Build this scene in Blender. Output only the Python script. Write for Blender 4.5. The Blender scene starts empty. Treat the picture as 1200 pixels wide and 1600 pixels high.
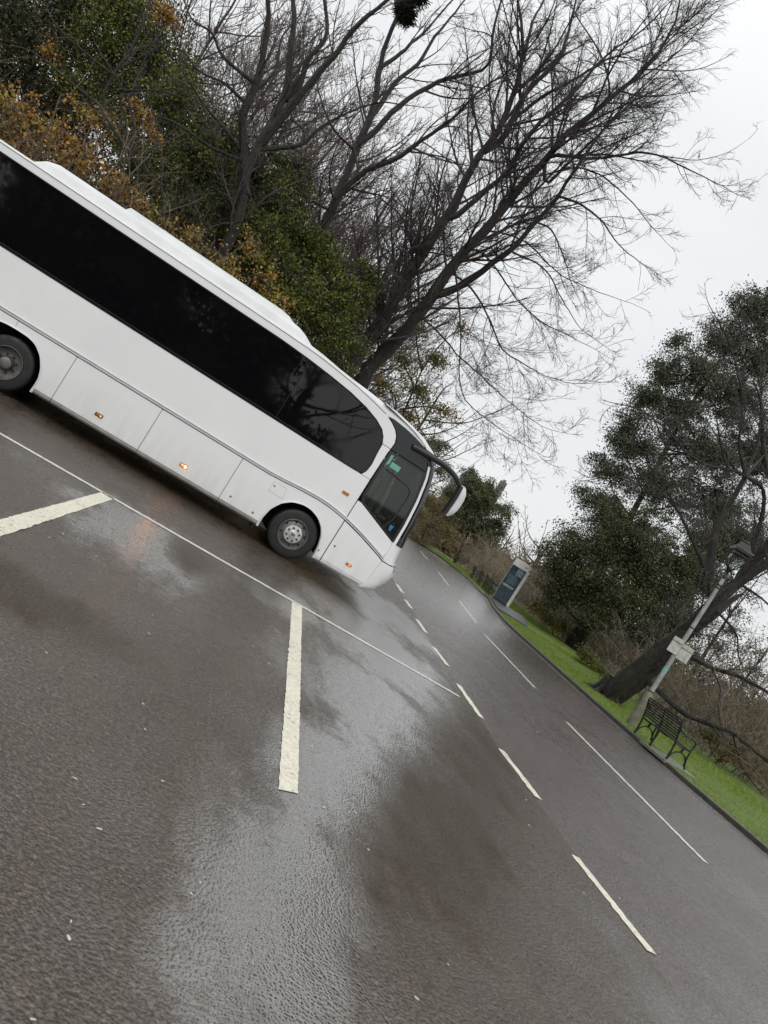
import bpy, math
import numpy as np
from mathutils import Vector, Matrix
from mathutils.geometry import tessellate_polygon

rng = np.random.default_rng(11)
SC = bpy.context.scene
COL = SC.collection

# ------------------------------------------------------------------ camera
CAM_H = 1.768
F_PX = 1207.0                      # focal length in pixels of the 1200 x 1600 photograph
YAW, PITCH, ROLL = math.radians(14.035), math.radians(0.983), math.radians(32.229)
cyw, syw, cp, sp = math.cos(YAW), math.sin(YAW), math.cos(PITCH), math.sin(PITCH)
FW = np.array([syw*cp, cyw*cp, -sp]); R0 = np.array([cyw, -syw, 0.]); U0 = np.cross(R0, FW)
cr, sr = math.cos(ROLL), math.sin(ROLL)
RT = cr*R0 + sr*U0; UP = -sr*R0 + cr*U0
cam_d = bpy.data.cameras.new('camera'); cam = bpy.data.objects.new('camera', cam_d); COL.objects.link(cam)
cam_d.sensor_fit = 'VERTICAL'; cam_d.sensor_height = 36.0; cam_d.lens = 36.0*F_PX/1600.0
cam_d.clip_start = 0.05; cam_d.clip_end = 2000
cam.matrix_world = Matrix(((RT[0], UP[0], -FW[0], 0), (RT[1], UP[1], -FW[1], 0), (RT[2], UP[2], -FW[2], CAM_H), (0, 0, 0, 1)))
SC.camera = cam

def P(x, y, Y):
    """point of the place seen at photo pixel (x, y), at distance Y along the car park"""
    d = FW + RT*(x-600)/F_PX + UP*(800-y)/F_PX
    t = Y/d[1]
    return np.array([t*d[0], t*d[1], CAM_H + t*d[2]])

# ------------------------------------------------------------------ world and sun (overcast, drizzle)
W = bpy.data.worlds.new('World'); SC.world = W; W.use_nodes = True
nt = W.node_tree; nt.nodes.clear()
def nd(t, kind, **kw):
    n = t.nodes.new(kind)
    for k, v in kw.items(): setattr(n, k, v)
    return n
sky = nd(nt, 'ShaderNodeTexSky', sky_type='NISHITA', sun_disc=False)
SUN_EL, SUN_ROT = math.radians(38), math.radians(200)
sky.sun_elevation = SUN_EL; sky.sun_rotation = SUN_ROT
tc = nd(nt, 'ShaderNodeTexCoord'); sep = nd(nt, 'ShaderNodeSeparateXYZ'); nt.links.new(tc.outputs['Generated'], sep.inputs[0])
rmp = nd(nt, 'ShaderNodeValToRGB'); nt.links.new(sep.outputs['Z'], rmp.inputs[0])
e = rmp.color_ramp.elements
e[0].position = 0.0; e[0].color = (.80, .81, .815, 1)
e[1].position = 1.0; e[1].color = (1.0, 1.0, 1.0, 1)
m1 = e.new(0.6); m1.color = (.92, .94, .95, 1)
nz = nd(nt, 'ShaderNodeTexNoise'); nz.inputs['Scale'].default_value = 2.2; nz.inputs['Detail'].default_value = 5
mp = nd(nt, 'ShaderNodeMapping'); mp.inputs['Scale'].default_value = (1, 1, 2.5)
nt.links.new(tc.outputs['Generated'], mp.inputs[0]); nt.links.new(mp.outputs[0], nz.inputs['Vector'])
mr = nd(nt, 'ShaderNodeMapRange'); mr.inputs[1].default_value = .3; mr.inputs[2].default_value = .7; mr.inputs[3].default_value = 9.9; mr.inputs[4].default_value = 11.0
nt.links.new(nz.outputs[0], mr.inputs[0])
# the zenith of an overcast sky is brighter than its horizon
mz = nd(nt, 'ShaderNodeMapRange'); mz.inputs[1].default_value = .5; mz.inputs[2].default_value = 1.0; mz.inputs[3].default_value = 1.0; mz.inputs[4].default_value = 1.55
nt.links.new(sep.outputs['Z'], mz.inputs[0])
mm = nd(nt, 'ShaderNodeMath', operation='MULTIPLY'); nt.links.new(mr.outputs[0], mm.inputs[0]); nt.links.new(mz.outputs[0], mm.inputs[1])
vm = nd(nt, 'ShaderNodeVectorMath', operation='SCALE'); nt.links.new(rmp.outputs[0], vm.inputs[0]); nt.links.new(mm.outputs[0], vm.inputs['Scale'])
mix = nd(nt, 'ShaderNodeMix', data_type='RGBA'); mix.inputs[0].default_value = .93
nt.links.new(sky.outputs[0], mix.inputs[6]); nt.links.new(vm.outputs[0], mix.inputs[7])
bg = nd(nt, 'ShaderNodeBackground'); bg.inputs['Strength'].default_value = 0.1
wo = nd(nt, 'ShaderNodeOutputWorld'); nt.links.new(mix.outputs[2], bg.inputs[0]); nt.links.new(bg.outputs[0], wo.inputs[0])
sd = bpy.data.lights.new('sun', 'SUN'); sd.energy = 0.9; sd.angle = math.radians(30); sd.color = (1, .97, .93)
so = bpy.data.objects.new('sun', sd); COL.objects.link(so)
so.rotation_euler = Vector((math.sin(SUN_ROT)*math.cos(SUN_EL), math.cos(SUN_ROT)*math.cos(SUN_EL), math.sin(SUN_EL))).to_track_quat('Z', 'Y').to_euler()
SC.view_settings.view_transform = 'Standard'; SC.view_settings.look = 'None'
SC.view_settings.exposure = 0.0; SC.view_settings.gamma = 1.0; SC.view_settings.use_curve_mapping = False
SC.cycles.use_denoising = True; SC.cycles.sample_clamp_indirect = 0; SC.cycles.max_bounces = 8; SC.cycles.transparent_max_bounces = 16

# ------------------------------------------------------------------ materials
def new_mat(name):
    m = bpy.data.materials.new(name); m.use_nodes = True
    t = m.node_tree; b = t.nodes['Principled BSDF']
    return m, t, b
def lk(t, a, b): t.links.new(a, b)
def noise(t, scale, detail=4, vec=None, rough=.55):
    n = nd(t, 'ShaderNodeTexNoise'); n.inputs['Scale'].default_value = scale; n.inputs['Detail'].default_value = detail
    n.inputs['Roughness'].default_value = rough
    if vec is not None: lk(t, vec, n.inputs['Vector'])
    return n.outputs[0]
def maprange(t, v, a, b, c, d, smooth=False):
    n = nd(t, 'ShaderNodeMapRange'); n.inputs[1].default_value = a; n.inputs[2].default_value = b; n.inputs[3].default_value = c; n.inputs[4].default_value = d
    if smooth: n.interpolation_type = 'SMOOTHSTEP'
    lk(t, v, n.inputs[0]); return n.outputs[0]
def math_(t, op, a, b=None, c=None):
    n = nd(t, 'ShaderNodeMath', operation=op)
    for i, v in enumerate((a, b, c)):
        if v is None: continue
        if isinstance(v, (int, float)): n.inputs[i].default_value = v
        else: lk(t, v, n.inputs[i])
    return n.outputs[0]
def cmix(t, f, a, b, blend='MIX'):
    n = nd(t, 'ShaderNodeMix', data_type='RGBA', blend_type=blend)
    for i, v in ((0, f), (6, a), (7, b)):
        if isinstance(v, (int, float)): n.inputs[i].default_value = v
        elif isinstance(v, tuple): n.inputs[i].default_value = (*v, 1)
        else: lk(t, v, n.inputs[i])
    return n.outputs[2]
def ramp(t, v, stops):
    n = nd(t, 'ShaderNodeValToRGB'); el = n.color_ramp.elements
    el[0].position, el[0].color = stops[0][0], (*stops[0][1], 1)
    el[1].position, el[1].color = stops[-1][0], (*stops[-1][1], 1)
    for p_, c_ in stops[1:-1]:
        q_ = el.new(p_); q_.color = (*c_, 1)
    lk(t, v, n.inputs[0]); return n.outputs[0]
def bump(t, h, strength, dist, normal=None):
    n = nd(t, 'ShaderNodeBump'); n.inputs['Strength'].default_value = strength; n.inputs['Distance'].default_value = dist
    lk(t, h, n.inputs['Height'])
    if normal is not None: lk(t, normal, n.inputs['Normal'])
    return n.outputs[0]
def objco(t): return nd(t, 'ShaderNodeTexCoord').outputs['Object']
def simple(name, col, rough=.5, metal=0., nscale=6., namt=.12, bscale=0, bstr=0, coat=0, spec=.5):
    m, t, b = new_mat(name); v = objco(t)
    n = noise(t, nscale, 5, v)
    c2 = tuple(max(0, x*(1-namt)) for x in col); c1 = tuple(min(1, x*(1+namt)) for x in col)
    lk(t, cmix(t, maprange(t, n, .3, .7, 0, 1), c2, c1), b.inputs['Base Color'])
    lk(t, maprange(t, noise(t, nscale*3, 3, v), .3, .7, rough*.8, min(1, rough*1.2)), b.inputs['Roughness'])
    b.inputs['Metallic'].default_value = metal; b.inputs['Coat Weight'].default_value = coat; b.inputs['Coat Roughness'].default_value = .05
    b.inputs['Specular IOR Level'].default_value = spec
    if bscale: lk(t, bump(t, noise(t, bscale, 4, v), bstr, .01), b.inputs['Normal'])
    return m
def leafmat(name, cols, rough=.35, transl=.0):
    m, t, b = new_mat(name)
    g = nd(t, 'ShaderNodeNewGeometry'); r = g.outputs['Random Per Island']
    n = noise(t, .9, 3, objco(t))
    f = math_(t, 'ADD', math_(t, 'MULTIPLY', r, .62), math_(t, 'MULTIPLY', maprange(t, n, .3, .7, 0, 1), .38))
    k = len(cols)
    lk(t, ramp(t, f, [(i/(k-1)*.9+.05, c) for i, c in enumerate(cols)]), b.inputs['Base Color'])
    b.inputs['Roughness'].default_value = .62; b.inputs['Specular IOR Level'].default_value = .25
    return m
def barkmat(name, c1, c2, scale=5, moss=0.):
    m, t, b = new_mat(name); v = objco(t)
    mpn = nd(t, 'ShaderNodeMapping'); mpn.inputs['Scale'].default_value = (1, 1, .3); lk(t, v, mpn.inputs[0])
    n = noise(t, scale, 6, mpn.outputs[0], .7)
    c = cmix(t, maprange(t, n, .35, .65, 0, 1), c1, c2)
    if moss: c = cmix(t, maprange(t, noise(t, 1.7, 4, v), .5, .62, 0, moss), c, (.05, .06, .015))
    lk(t, c, b.inputs['Base Color']); b.inputs['Roughness'].default_value = .55
    rg = noise(t, scale*4, 6, mpn.outputs[0], .75)
    c = cmix(t, maprange(t, rg, .4, .6, .55, 0), c, tuple(x*.35 for x in c1)); lk(t, c, b.inputs['Base Color'])
    lk(t, bump(t, rg, 1, .05, bump(t, n, 1, .08)), b.inputs['Normal'])
    return m

def asphalt(name, base1, base2, road=False):
    m, t, b = new_mat(name); v = objco(t)
    # anisotropic patchiness: traffic direction (y) stretched
    ms = nd(t, 'ShaderNodeMapping'); ms.inputs['Scale'].default_value = (1.6, .55, 1); lk(t, v, ms.inputs[0])
    broad = noise(t, .42, 4, v, .6)
    streak = noise(t, 1.7, 5, ms.outputs[0], .6)
    mid = noise(t, 6.5, 5, v, .65)
    fine = noise(t, 48, 2.5, v, .6)
    speck = noise(t, 42, 4, v, .7)
    grit = nd(t, 'ShaderNodeTexVoronoi'); grit.inputs['Scale'].default_value = 62; lk(t, v, grit.inputs['Vector'])
    # where the water film lies: smooth pools and coarse dull patches
    s = nd(t, 'ShaderNodeSeparateXYZ'); lk(t, v, s.inputs[0])
    def blob(cx, cy, rx, ry, ang=0.):
        dx = math_(t, 'SUBTRACT', s.outputs[0], cx); dy = math_(t, 'SUBTRACT', s.outputs[1], cy)
        ca, sa = math.cos(ang), math.sin(ang)
        a = math_(t, 'DIVIDE', math_(t, 'ADD', math_(t, 'MULTIPLY', dx, ca), math_(t, 'MULTIPLY', dy, sa)), rx)
        c = math_(t, 'DIVIDE', math_(t, 'ADD', math_(t, 'MULTIPLY', dx, -sa), math_(t, 'MULTIPLY', dy, ca)), ry)
        d = math_(t, 'SQRT', math_(t, 'ADD', math_(t, 'MULTIPLY', a, a), math_(t, 'MULTIPLY', c, c)))
        d = math_(t, 'ADD', d, math_(t, 'ADD', math_(t, 'MULTIPLY', math_(t, 'SUBTRACT', streak, .5), 1.3), math_(t, 'MULTIPLY', math_(t, 'SUBTRACT', mid, .5), .7)))
        return maprange(t, d, .40, 1.2, 1, 0, True)
    wet = maprange(t, math_(t, 'ADD', math_(t, 'MULTIPLY', broad, .6), math_(t, 'MULTIPLY', streak, .4)), .42, .66, 0.12, .6, True)
    if road:
        wet = math_(t, 'ADD', math_(t, 'MULTIPLY', wet, .6), .16)
        wet = math_(t, 'MAXIMUM', wet, maprange(t, s.outputs[1], 10, 26, .1, .95, True))
    else:
        for q_ in POOLS: wet = math_(t, 'MAXIMUM', wet, blob(*q_))
        for q_ in DARK_REFLECTIONS: wet = math_(t, 'MULTIPLY', wet, math_(t, 'SUBTRACT', 1, blob(*q_)))
    col = cmix(t, maprange(t, mid, .3, .7, 0, 1), base1, base2)
    col = cmix(t, maprange(t, streak, .38, .62, 0, .7), col, tuple(x*.62 for x in base1))
    dark = tuple(x*.30 for x in base1); lite = tuple(min(1, x*2.3) for x in base2)
    col = cmix(t, maprange(t, speck, .36, .50, .85, 0), col, dark)
    col = cmix(t, maprange(t, speck, .52, .68, 0, .75), col, lite)
    col = cmix(t, maprange(t, grit.outputs['Color'], .75, 1., 0, .5), col, lite)
    col = cmix(t, math_(t, 'MULTIPLY', wet, .30), col, tuple(x*.5 for x in base1))
    dr = None
    if not road:
        for q_ in DARK_REFLECTIONS: dr = blob(*q_) if dr is None else math_(t, 'MAXIMUM', dr, blob(*q_))
        dr = math_(t, 'MULTIPLY', dr, maprange(t, streak, .36, .6, 1, .45))
        col = cmix(t, math_(t, 'MULTIPLY', dr, .55), col, (.040, .030, .021))  # dark reflection of the trees put into the base colour
    lk(t, col, b.inputs['Base Color'])
    ro = maprange(t, wet, 0, 1, .34 if not road else .38, .10)
    lk(t, math_(t, 'ADD', ro, math_(t, 'MULTIPLY', math_(t, 'SUBTRACT', mid, .5), .22)), b.inputs['Roughness'])
    b.inputs['IOR'].default_value = 1.5
    sp_ = maprange(t, wet, 0, 1, .5, .8)
    if dr is not None: sp_ = math_(t, 'MULTIPLY', sp_, math_(t, 'SUBTRACT', 1.0, math_(t, 'MULTIPLY', dr, .7)))
    lk(t, sp_, b.inputs['Specular IOR Level'])
    hgt = math_(t, 'SUBTRACT', math_(t, 'MULTIPLY', fine, .8), math_(t, 'MULTIPLY', grit.outputs['Distance'], .8))
    wk = maprange(t, wet, 0, 1, 1.0, .13)
    n1 = bump(t, math_(t, 'MULTIPLY', hgt, wk), 1.0, .012)
    rip = noise(t, 9, 4, ms.outputs[0], .6)
    n2 = bump(t, math_(t, 'MULTIPLY', rip, wk), 1.0, .008, n1)
    n3 = bump(t, noise(t, 1.1, 3, ms.outputs[0], .5), 1.0, .012, n2)
    lk(t, n3, b.inputs['Normal'])
    # the film of rain water lying over the tar
    lk(t, math_(t, 'MULTIPLY', math_(t, 'POWER', wet, 1.6), 1.0 if not road else .95), b.inputs['Coat Weight'])
    lk(t, maprange(t, mid, .3, .7, .07 if not road else .20, .18 if not road else .34), b.inputs['Coat Roughness']); b.inputs['Coat IOR'].default_value = 2.2
    c1 = bump(t, math_(t, 'ADD', hgt, math_(t, 'MULTIPLY', rip, .5)), 1.0, .0029 if not road else .0055)
    lk(t, bump(t, noise(t, 1.1, 3, ms.outputs[0], .5), 1.0, .010, c1), b.inputs['Coat Normal'])
    return m
# centre x, y, half sizes, turn: pools of standing film / coarse dull patches with the dark of mirrored trees painted in, metres in the car park
POOLS = [(3.45, 9.9, 1.7, 3.3, 0), (4.6, 13.5, 1.2, 2.4, .1), (2.7, 7.2, 1.3, 2.0, -.3), (1.95, 5.0, .75, 1.8, -.4), (1.35, 3.2, .58, 1.4, -.3), (3.6, 12.6, 1.3, 1.6, 0), (-.05, 8.5, 1.1, 2.0, .1), (1.9, 9.6, .9, 1.4, 0)]
DARK_REFLECTIONS = [(2.9, 5.0, .62, 2.0, -.5), (3.9, 6.9, .6, 1.4, -.35), (4.45, 7.9, .3, 1.3, -.1), (-.5, 5.2, .9, .5, 0), (.6, 9.0, .35, .9, 0)]

M = {}
M['lot'] = asphalt('lot_asphalt', (.058, .043, .031), (.086, .066, .049))
M['road'] = asphalt('road_asphalt', (.072, .056, .051), (.104, .083, .077), road=True)
def paintmat():
    m, t, b = new_mat('road_paint'); v = objco(t)
    n = noise(t, 26, 6, v, .7); n2 = noise(t, 3, 4, v)
    lk(t, cmix(t, maprange(t, n, .35, .6, 0, 1), (.52, .49, .38), (.74, .71, .60)), b.inputs['Base Color'])
    lk(t, maprange(t, n2, .3, .7, .3, .6), b.inputs['Roughness'])
    lk(t, bump(t, noise(t, 40, 6, v, .75), .6, .004), b.inputs['Normal'])
    # worn edges: flakes missing down to the asphalt
    w = maprange(t, math_(t, 'ADD', math_(t, 'MULTIPLY', noise(t, 34, 5, v, .75), .75), math_(t, 'MULTIPLY', n2, .25)), .385, .415, 0, 1)
    lk(t, w, b.inputs['Alpha'])
    return m
M['paint'] = paintmat()
M['paintw'] = simple('road_paint_white', (.62, .60, .54), .35, nscale=18, namt=.2, bscale=90, bstr=.4)
M['kerb'] = simple('kerb_stone', (.055, .050, .038), .5, nscale=7, namt=.45, bscale=40, bstr=.5)
M['pave'] = simple('pavement_tar', (.075, .075, .078), .4, nscale=7, namt=.25, bscale=80, bstr=.4)
M['slab'] = simple('concrete_slab', (.17, .175, .14), .5, nscale=7, namt=.25, bscale=50, bstr=.4)
def grassmat(name, a, b_, c):
    m, t, b = new_mat(name); v = objco(t)
    col = ramp(t, noise(t, 3.5, 7, v, .7), [(.3, a), (.5, b_), (.68, c)])
    col = cmix(t, maprange(t, noise(t, .8, 4, v), .56, .68, 0, .6), col, (.09, .07, .03))
    lk(t, col, b.inputs['Base Color']); b.inputs['Roughness'].default_value = .8
    lk(t, bump(t, noise(t, 40, 5, v, .8), 1, .03), b.inputs['Normal'])
    return m
M['grass'] = grassmat('verge_grass', (.060, .095, .014), (.105, .165, .022), (.155, .21, .032))
M['floor'] = grassmat('woodland_floor', (.03, .028, .012), (.055, .045, .022), (.09, .065, .03))
M['blade'] = leafmat('grass_blades', [(.07, .12, .012), (.14, .22, .025), (.22, .30, .05), (.16, .14, .05)])
M['bark'] = barkmat('wet_bark', (.020, .016, .014), (.070, .056, .049), 5, .25)
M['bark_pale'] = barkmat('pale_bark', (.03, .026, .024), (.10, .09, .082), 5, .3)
M['bark_dark'] = barkmat('dark_bark', (.009, .0075, .0065), (.034, .028, .023), 4, .5)
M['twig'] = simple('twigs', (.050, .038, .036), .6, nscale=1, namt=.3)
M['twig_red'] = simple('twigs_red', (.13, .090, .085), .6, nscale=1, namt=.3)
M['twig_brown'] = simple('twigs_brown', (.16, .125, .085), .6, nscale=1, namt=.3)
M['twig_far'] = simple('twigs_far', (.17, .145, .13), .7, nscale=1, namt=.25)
M['lf_orange'] = leafmat('leaf_russet', [(0.120, 0.054, 0.018), (0.252, 0.120, 0.030), (0.408, 0.204, 0.048), (0.300, 0.240, 0.060), (0.192, 0.096, 0.024)])
M['lf_green'] = leafmat('leaf_green', [(.024, .030, .008), (.055, .065, .013), (.10, .12, .02), (.16, .18, .035)])
M['lf_lime'] = leafmat('leaf_lime', [(.045, .052, .012), (.085, .098, .018), (.14, .15, .028), (.21, .20, .045)])
M['lf_dark'] = leafmat('leaf_dark', [(.024, .030, .013), (.042, .050, .020), (.066, .074, .028), (.10, .10, .042)])
M['lf_fir'] = leafmat('leaf_fir', [(.040, .048, .030), (.062, .072, .045), (.088, .10, .062), (.125, .13, .082)])
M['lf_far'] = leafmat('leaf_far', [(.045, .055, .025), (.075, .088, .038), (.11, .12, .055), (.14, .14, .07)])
M['lf_tan'] = leafmat('leaf_tan', [(.08, .06, .03), (.16, .125, .065), (.22, .18, .10), (.15, .15, .05)])
M['twig_tan'] = simple('twigs_tan', (.27, .22, .165), .7, nscale=1, namt=.3)
M['lf_brown'] = leafmat('leaf_brown', [(0.054, 0.043, 0.022), (0.124, 0.093, 0.039), (0.186, 0.139, 0.054), (0.155, 0.171, 0.046)])
M['lf_amber'] = leafmat('leaf_amber', [(0.078, 0.070, 0.022), (0.202, 0.171, 0.039), (0.341, 0.264, 0.054), (0.248, 0.139, 0.046)])
def coachwhite():
    m, t, b = new_mat('coach_paint'); v = objco(t)
    n = noise(t, 1.3, 5, v)
    c = cmix(t, maprange(t, n, .35, .7, 0, 1), (.86, .865, .865), (.82, .825, .83))
    # road film: grime low on the side, thinning out upwards, in runs
    s = nd(t, 'ShaderNodeTexCoord'); sx = nd(t, 'ShaderNodeSeparateXYZ'); lk(t, s.outputs['Object'], sx.inputs[0])
    mpn = nd(t, 'ShaderNodeMapping'); mpn.inputs['Scale'].default_value = (9, 9, 1.2); lk(t, v, mpn.inputs[0])
    g = math_(t, 'MULTIPLY', maprange(t, sx.outputs[2], .2, .95, 1, 0), maprange(t, noise(t, 1, 5, mpn.outputs[0]), .3, .75, .1, .5))
    c = cmix(t, g, c, (.50, .47, .42))
    lk(t, c, b.inputs['Base Color'])
    lk(t, maprange(t, noise(t, 5, 4, v), .3, .7, .28, .42), b.inputs['Roughness'])
    b.inputs['Coat Weight'].default_value = .4; b.inputs['Coat Roughness'].default_value = .08
    return m
M['white'] = coachwhite()
M['roofwhite'] = simple('roof_paint', (.64, .65, .655), .45, nscale=2.5, namt=.09)
M['whitetrim'] = simple('white_trim', (.66, .67, .67), .35, nscale=4, namt=.06)
M['sillgrey'] = simple('sill_shade', (.40, .39, .37), .5, nscale=6, namt=.2)  # shade of the tucked-under sill put into its grey; flap joint shares it
M['black'] = simple('black_plastic', (.012, .012, .013), .35, nscale=5, namt=.2)
M['gloss'] = simple('black_gloss', (.018, .019, .022), .14, nscale=5, namt=.15)
M['rubber'] = simple('tyre_rubber', (.016, .015, .015), .55, nscale=8, namt=.3, bscale=60, bstr=.3)
M['under'] = simple('underbody', (.006, .006, .006), .9)
M['steel'] = simple('wheel_steel', (.62, .62, .61), .42, .5, nscale=12, namt=.25)
M['steel_dark'] = simple('wheel_steel_dirty', (.16, .155, .15), .5, .5, nscale=12, namt=.35)
M['chrome'] = simple('lamp_chrome', (.7, .7, .72), .15, .9)
def tint():
    m, t, b = new_mat('coach_glass'); v = objco(t)
    b.inputs['Base Color'].default_value = (.004, .004, .005, 1)
    lk(t, maprange(t, noise(t, 2, 5, v), .4, .7, .02, .06), b.inputs['Roughness'])
    b.inputs['IOR'].default_value = 1.5
    lk(t, bump(t, noise(t, .9, 2, v), .25, .008), b.inputs['Normal'])
    return m
M['glass'] = tint()
def clear(name, col, a):
    m, t, b = new_mat(name)
    out = t.nodes['Material Output']
    tr = nd(t, 'ShaderNodeBsdfTransparent'); tr.inputs[0].default_value = (*col, 1)
    gl = nd(t, 'ShaderNodeBsdfGlossy'); gl.inputs['Roughness'].default_value = .03
    fr = nd(t, 'ShaderNodeFresnel'); fr.inputs[0].default_value = 1.5
    mxs = nd(t, 'ShaderNodeMixShader'); lk(t, maprange(t, fr.outputs[0], 0, 1, a, 1), mxs.inputs[0]); lk(t, tr.outputs[0], mxs.inputs[1]); lk(t, gl.outputs[0], mxs.inputs[2])
    lk(t, mxs.outputs[0], out.inputs[0]); t.nodes.remove(b)
    return m
M['clear'] = clear('window_glass', (.62, .70, .66), .02)
M['lantern'] = clear('lantern_glass', (.8, .82, .8), .02)
def amber(name, em):
    m, t, b = new_mat(name); v = objco(t)
    lk(t, cmix(t, maprange(t, noise(t, 40, 2, v), .4, .6, 0, 1), (.30, .09, .015), (.48, .17, .03)), b.inputs['Base Color'])
    b.inputs['Roughness'].default_value = .15; b.inputs['Coat Weight'].default_value = .6
    b.inputs['Emission Color'].default_value = (1, .30, .05, 1); b.inputs['Emission Strength'].default_value = em
    return m
M['amber'] = amber('marker_amber', .05); M['amber_lit'] = amber('marker_amber_lit', 2.2); M['amber_bulb'] = amber('marker_bulb', 110)
M['green_tag'] = simple('sticker_green', (.16, .42, .34), .5)
M['blue'] = simple('blue_plastic', (.03, .22, .55), .35)
M['seat'] = simple('seat_fabric', (.04, .045, .055), .8, nscale=30, namt=.4)
M['galv'] = simple('galvanised_pole', (.30, .31, .30), .5, .2, nscale=5, namt=.3, bscale=30, bstr=.3)
M['iron'] = simple('black_iron', (.012, .014, .013), .3, .1, nscale=8, namt=.3)
M['signback'] = simple('sign_back', (.42, .42, .37), .5, nscale=9, namt=.3)
M['mossy'] = simple('pole_base', (.15, .145, .11), .6, nscale=6, namt=.4, bscale=30, bstr=.4)
M['kwhite'] = simple('kiosk_frame', (.64, .65, .63), .4, nscale=5, namt=.08)
M['knavy'] = simple('kiosk_panel', (.045, .065, .085), .15, nscale=4, namt=.35)
M['kpic'] = simple('kiosk_picture', (.16, .22, .22), .2, nscale=9, namt=.7)
M['kstrip'] = simple('kiosk_strip', (.22, .30, .34), .2, nscale=9, namt=.3)
M['stone'] = simple('far_stone', (.20, .19, .18), .8, nscale=.6, namt=.2)
M['slate'] = simple('far_slate', (.16, .16, .175), .6, nscale=.6, namt=.15)
M['litter'] = simple('pale_litter', (.55, .53, .47), .5, nscale=20, namt=.2)
M['rust'] = simple('orange_decal', (.5, .2, .05), .5)

# ------------------------------------------------------------------ mesh helpers (everything is given in world metres)
ORG = {}
KIDS = {}
class MB:
    def __init__(s): s.v = []; s.f = []; s.n = 0
    def add(s, v, f):
        v = np.asarray(v, float).reshape(-1, 3); s.v.append(v)
        s.f += [[i + s.n for i in q_] for q_ in f]; s.n += len(v); return s
    def box(s, a, b):
        (x0, y0, z0), (x1, y1, z1) = a, b
        return s.add([(x0,y0,z0),(x1,y0,z0),(x1,y1,z0),(x0,y1,z0),(x0,y0,z1),(x1,y0,z1),(x1,y1,z1),(x0,y1,z1)],
                     [(0,3,2,1),(4,5,6,7),(0,1,5,4),(1,2,6,5),(2,3,7,6),(3,0,4,7)])
    def obox(s, c, ax, ay, az):
        c, ax, ay, az = map(lambda q_: np.asarray(q_, float), (c, ax, ay, az)); v = []
        for k in (-1, 1):
            for i, j in ((-1,-1),(1,-1),(1,1),(-1,1)): v.append(c + i*ax + j*ay + k*az)
        return s.add(v, [(0,3,2,1),(4,5,6,7),(0,1,5,4),(1,2,6,5),(2,3,7,6),(3,0,4,7)])
    def tube(s, pts, r, n=8, cap=True):
        pts = np.asarray(pts, float); K = len(pts); r = np.broadcast_to(np.asarray(r, float), (K,))
        tg = np.gradient(pts, axis=0); tg /= np.linalg.norm(tg, axis=1)[:, None] + 1e-9
        ref = np.array([.13, .31, .94]) if abs(tg[0] @ np.array([.13,.31,.94])) < .9 else np.array([1., .1, 0])
        a = np.cross(tg, ref); a /= np.linalg.norm(a, axis=1)[:, None]; b = np.cross(tg, a)
        th = np.arange(n)*2*math.pi/n
        v = pts[:, None] + r[:, None, None]*(a[:, None]*np.cos(th)[None, :, None] + b[:, None]*np.sin(th)[None, :, None])
        f = [(i*n+j, i*n+(j+1) % n, (i+1)*n+(j+1) % n, (i+1)*n+j) for i in range(K-1) for j in range(n)]
        if cap: f += [tuple(range(n))[::-1], tuple((K-1)*n+j for j in range(n))]
        return s.add(v, f)
    def lathe(s, c, prof, axis='z', n=24):
        """prof: (radius, height) pairs turned about an axis through c"""
        v = []; th = np.arange(n)*2*math.pi/n
        for r, h in prof:
            for a in th:
                if axis == 'z': v.append((c[0]+r*math.cos(a), c[1]+r*math.sin(a), c[2]+h))
                else: v.append((c[0]+r*math.cos(a), c[1]+h, c[2]+r*math.sin(a)))
        K = len(prof)
        return s.add(v, [(i*n+j, i*n+(j+1) % n, (i+1)*n+(j+1) % n, (i+1)*n+j) for i in range(K-1) for j in range(n)])
    def prism(s, poly, y0, y1, plane='xz'):
        n = len(poly); mk = (lambda p, h: (p[0], h, p[1])) if plane == 'xz' else (lambda p, h: (p[0], p[1], h))
        v = [mk(p, y0) for p in poly] + [mk(p, y1) for p in poly]
        tr = tessellate_polygon([[Vector((p[0], p[1], 0)) for p in poly]])
        f = [tuple(t) for t in tr] + [tuple(i+n for i in t)[::-1] for t in tr]
        f += [(i, (i+1) % n, n+(i+1) % n, n+i) for i in range(n)]
        return s.add(v, f)
    def grid(s, G):
        G = np.asarray(G, float); a, b = G.shape[:2]
        return s.add(G, [(i*b+j, i*b+j+1, (i+1)*b+j+1, (i+1)*b+j) for i in range(a-1) for j in range(b-1)])
def link(name, me, mat, parent=None, origin=(0, 0, 0)):
    o = bpy.data.objects.new(name, me)
    if mat is not None: me.materials.append(mat)
    COL.objects.link(o)
    if parent is not None: o.parent = parent; KIDS.setdefault(parent.name, []).append(o)
    else: o.location = origin
    return o
def obj(name, mb, mat, parent=None, origin=(0, 0, 0), smooth=False, bevel=0, recalc=True):
    org = np.array(ORG[parent.name] if parent is not None else origin, float)
    v = np.concatenate(mb.v) - org
    me = bpy.data.meshes.new(name); me.from_pydata(v.tolist(), [], mb.f)
    me.update()
    if recalc:
        import bmesh
        bm = bmesh.new(); bm.from_mesh(me); bmesh.ops.recalc_face_normals(bm, faces=bm.faces[:]); bm.to_mesh(me); bm.free()
    if smooth:
        me.polygons.foreach_set('use_smooth', [True]*len(me.polygons))
    o = link(name, me, mat, parent, tuple(org))
    if parent is not None: ORG[o.name] = org
    else: ORG[o.name] = org
    if bevel:
        b = o.modifiers.new('bevel', 'BEVEL'); b.width = bevel; b.segments = 2; b.limit_method = 'ANGLE'; b.angle_limit = math.radians(40)
    if smooth and hasattr(me, 'set_sharp_from_angle'): me.set_sharp_from_angle(angle=math.radians(42))
    return o
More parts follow.
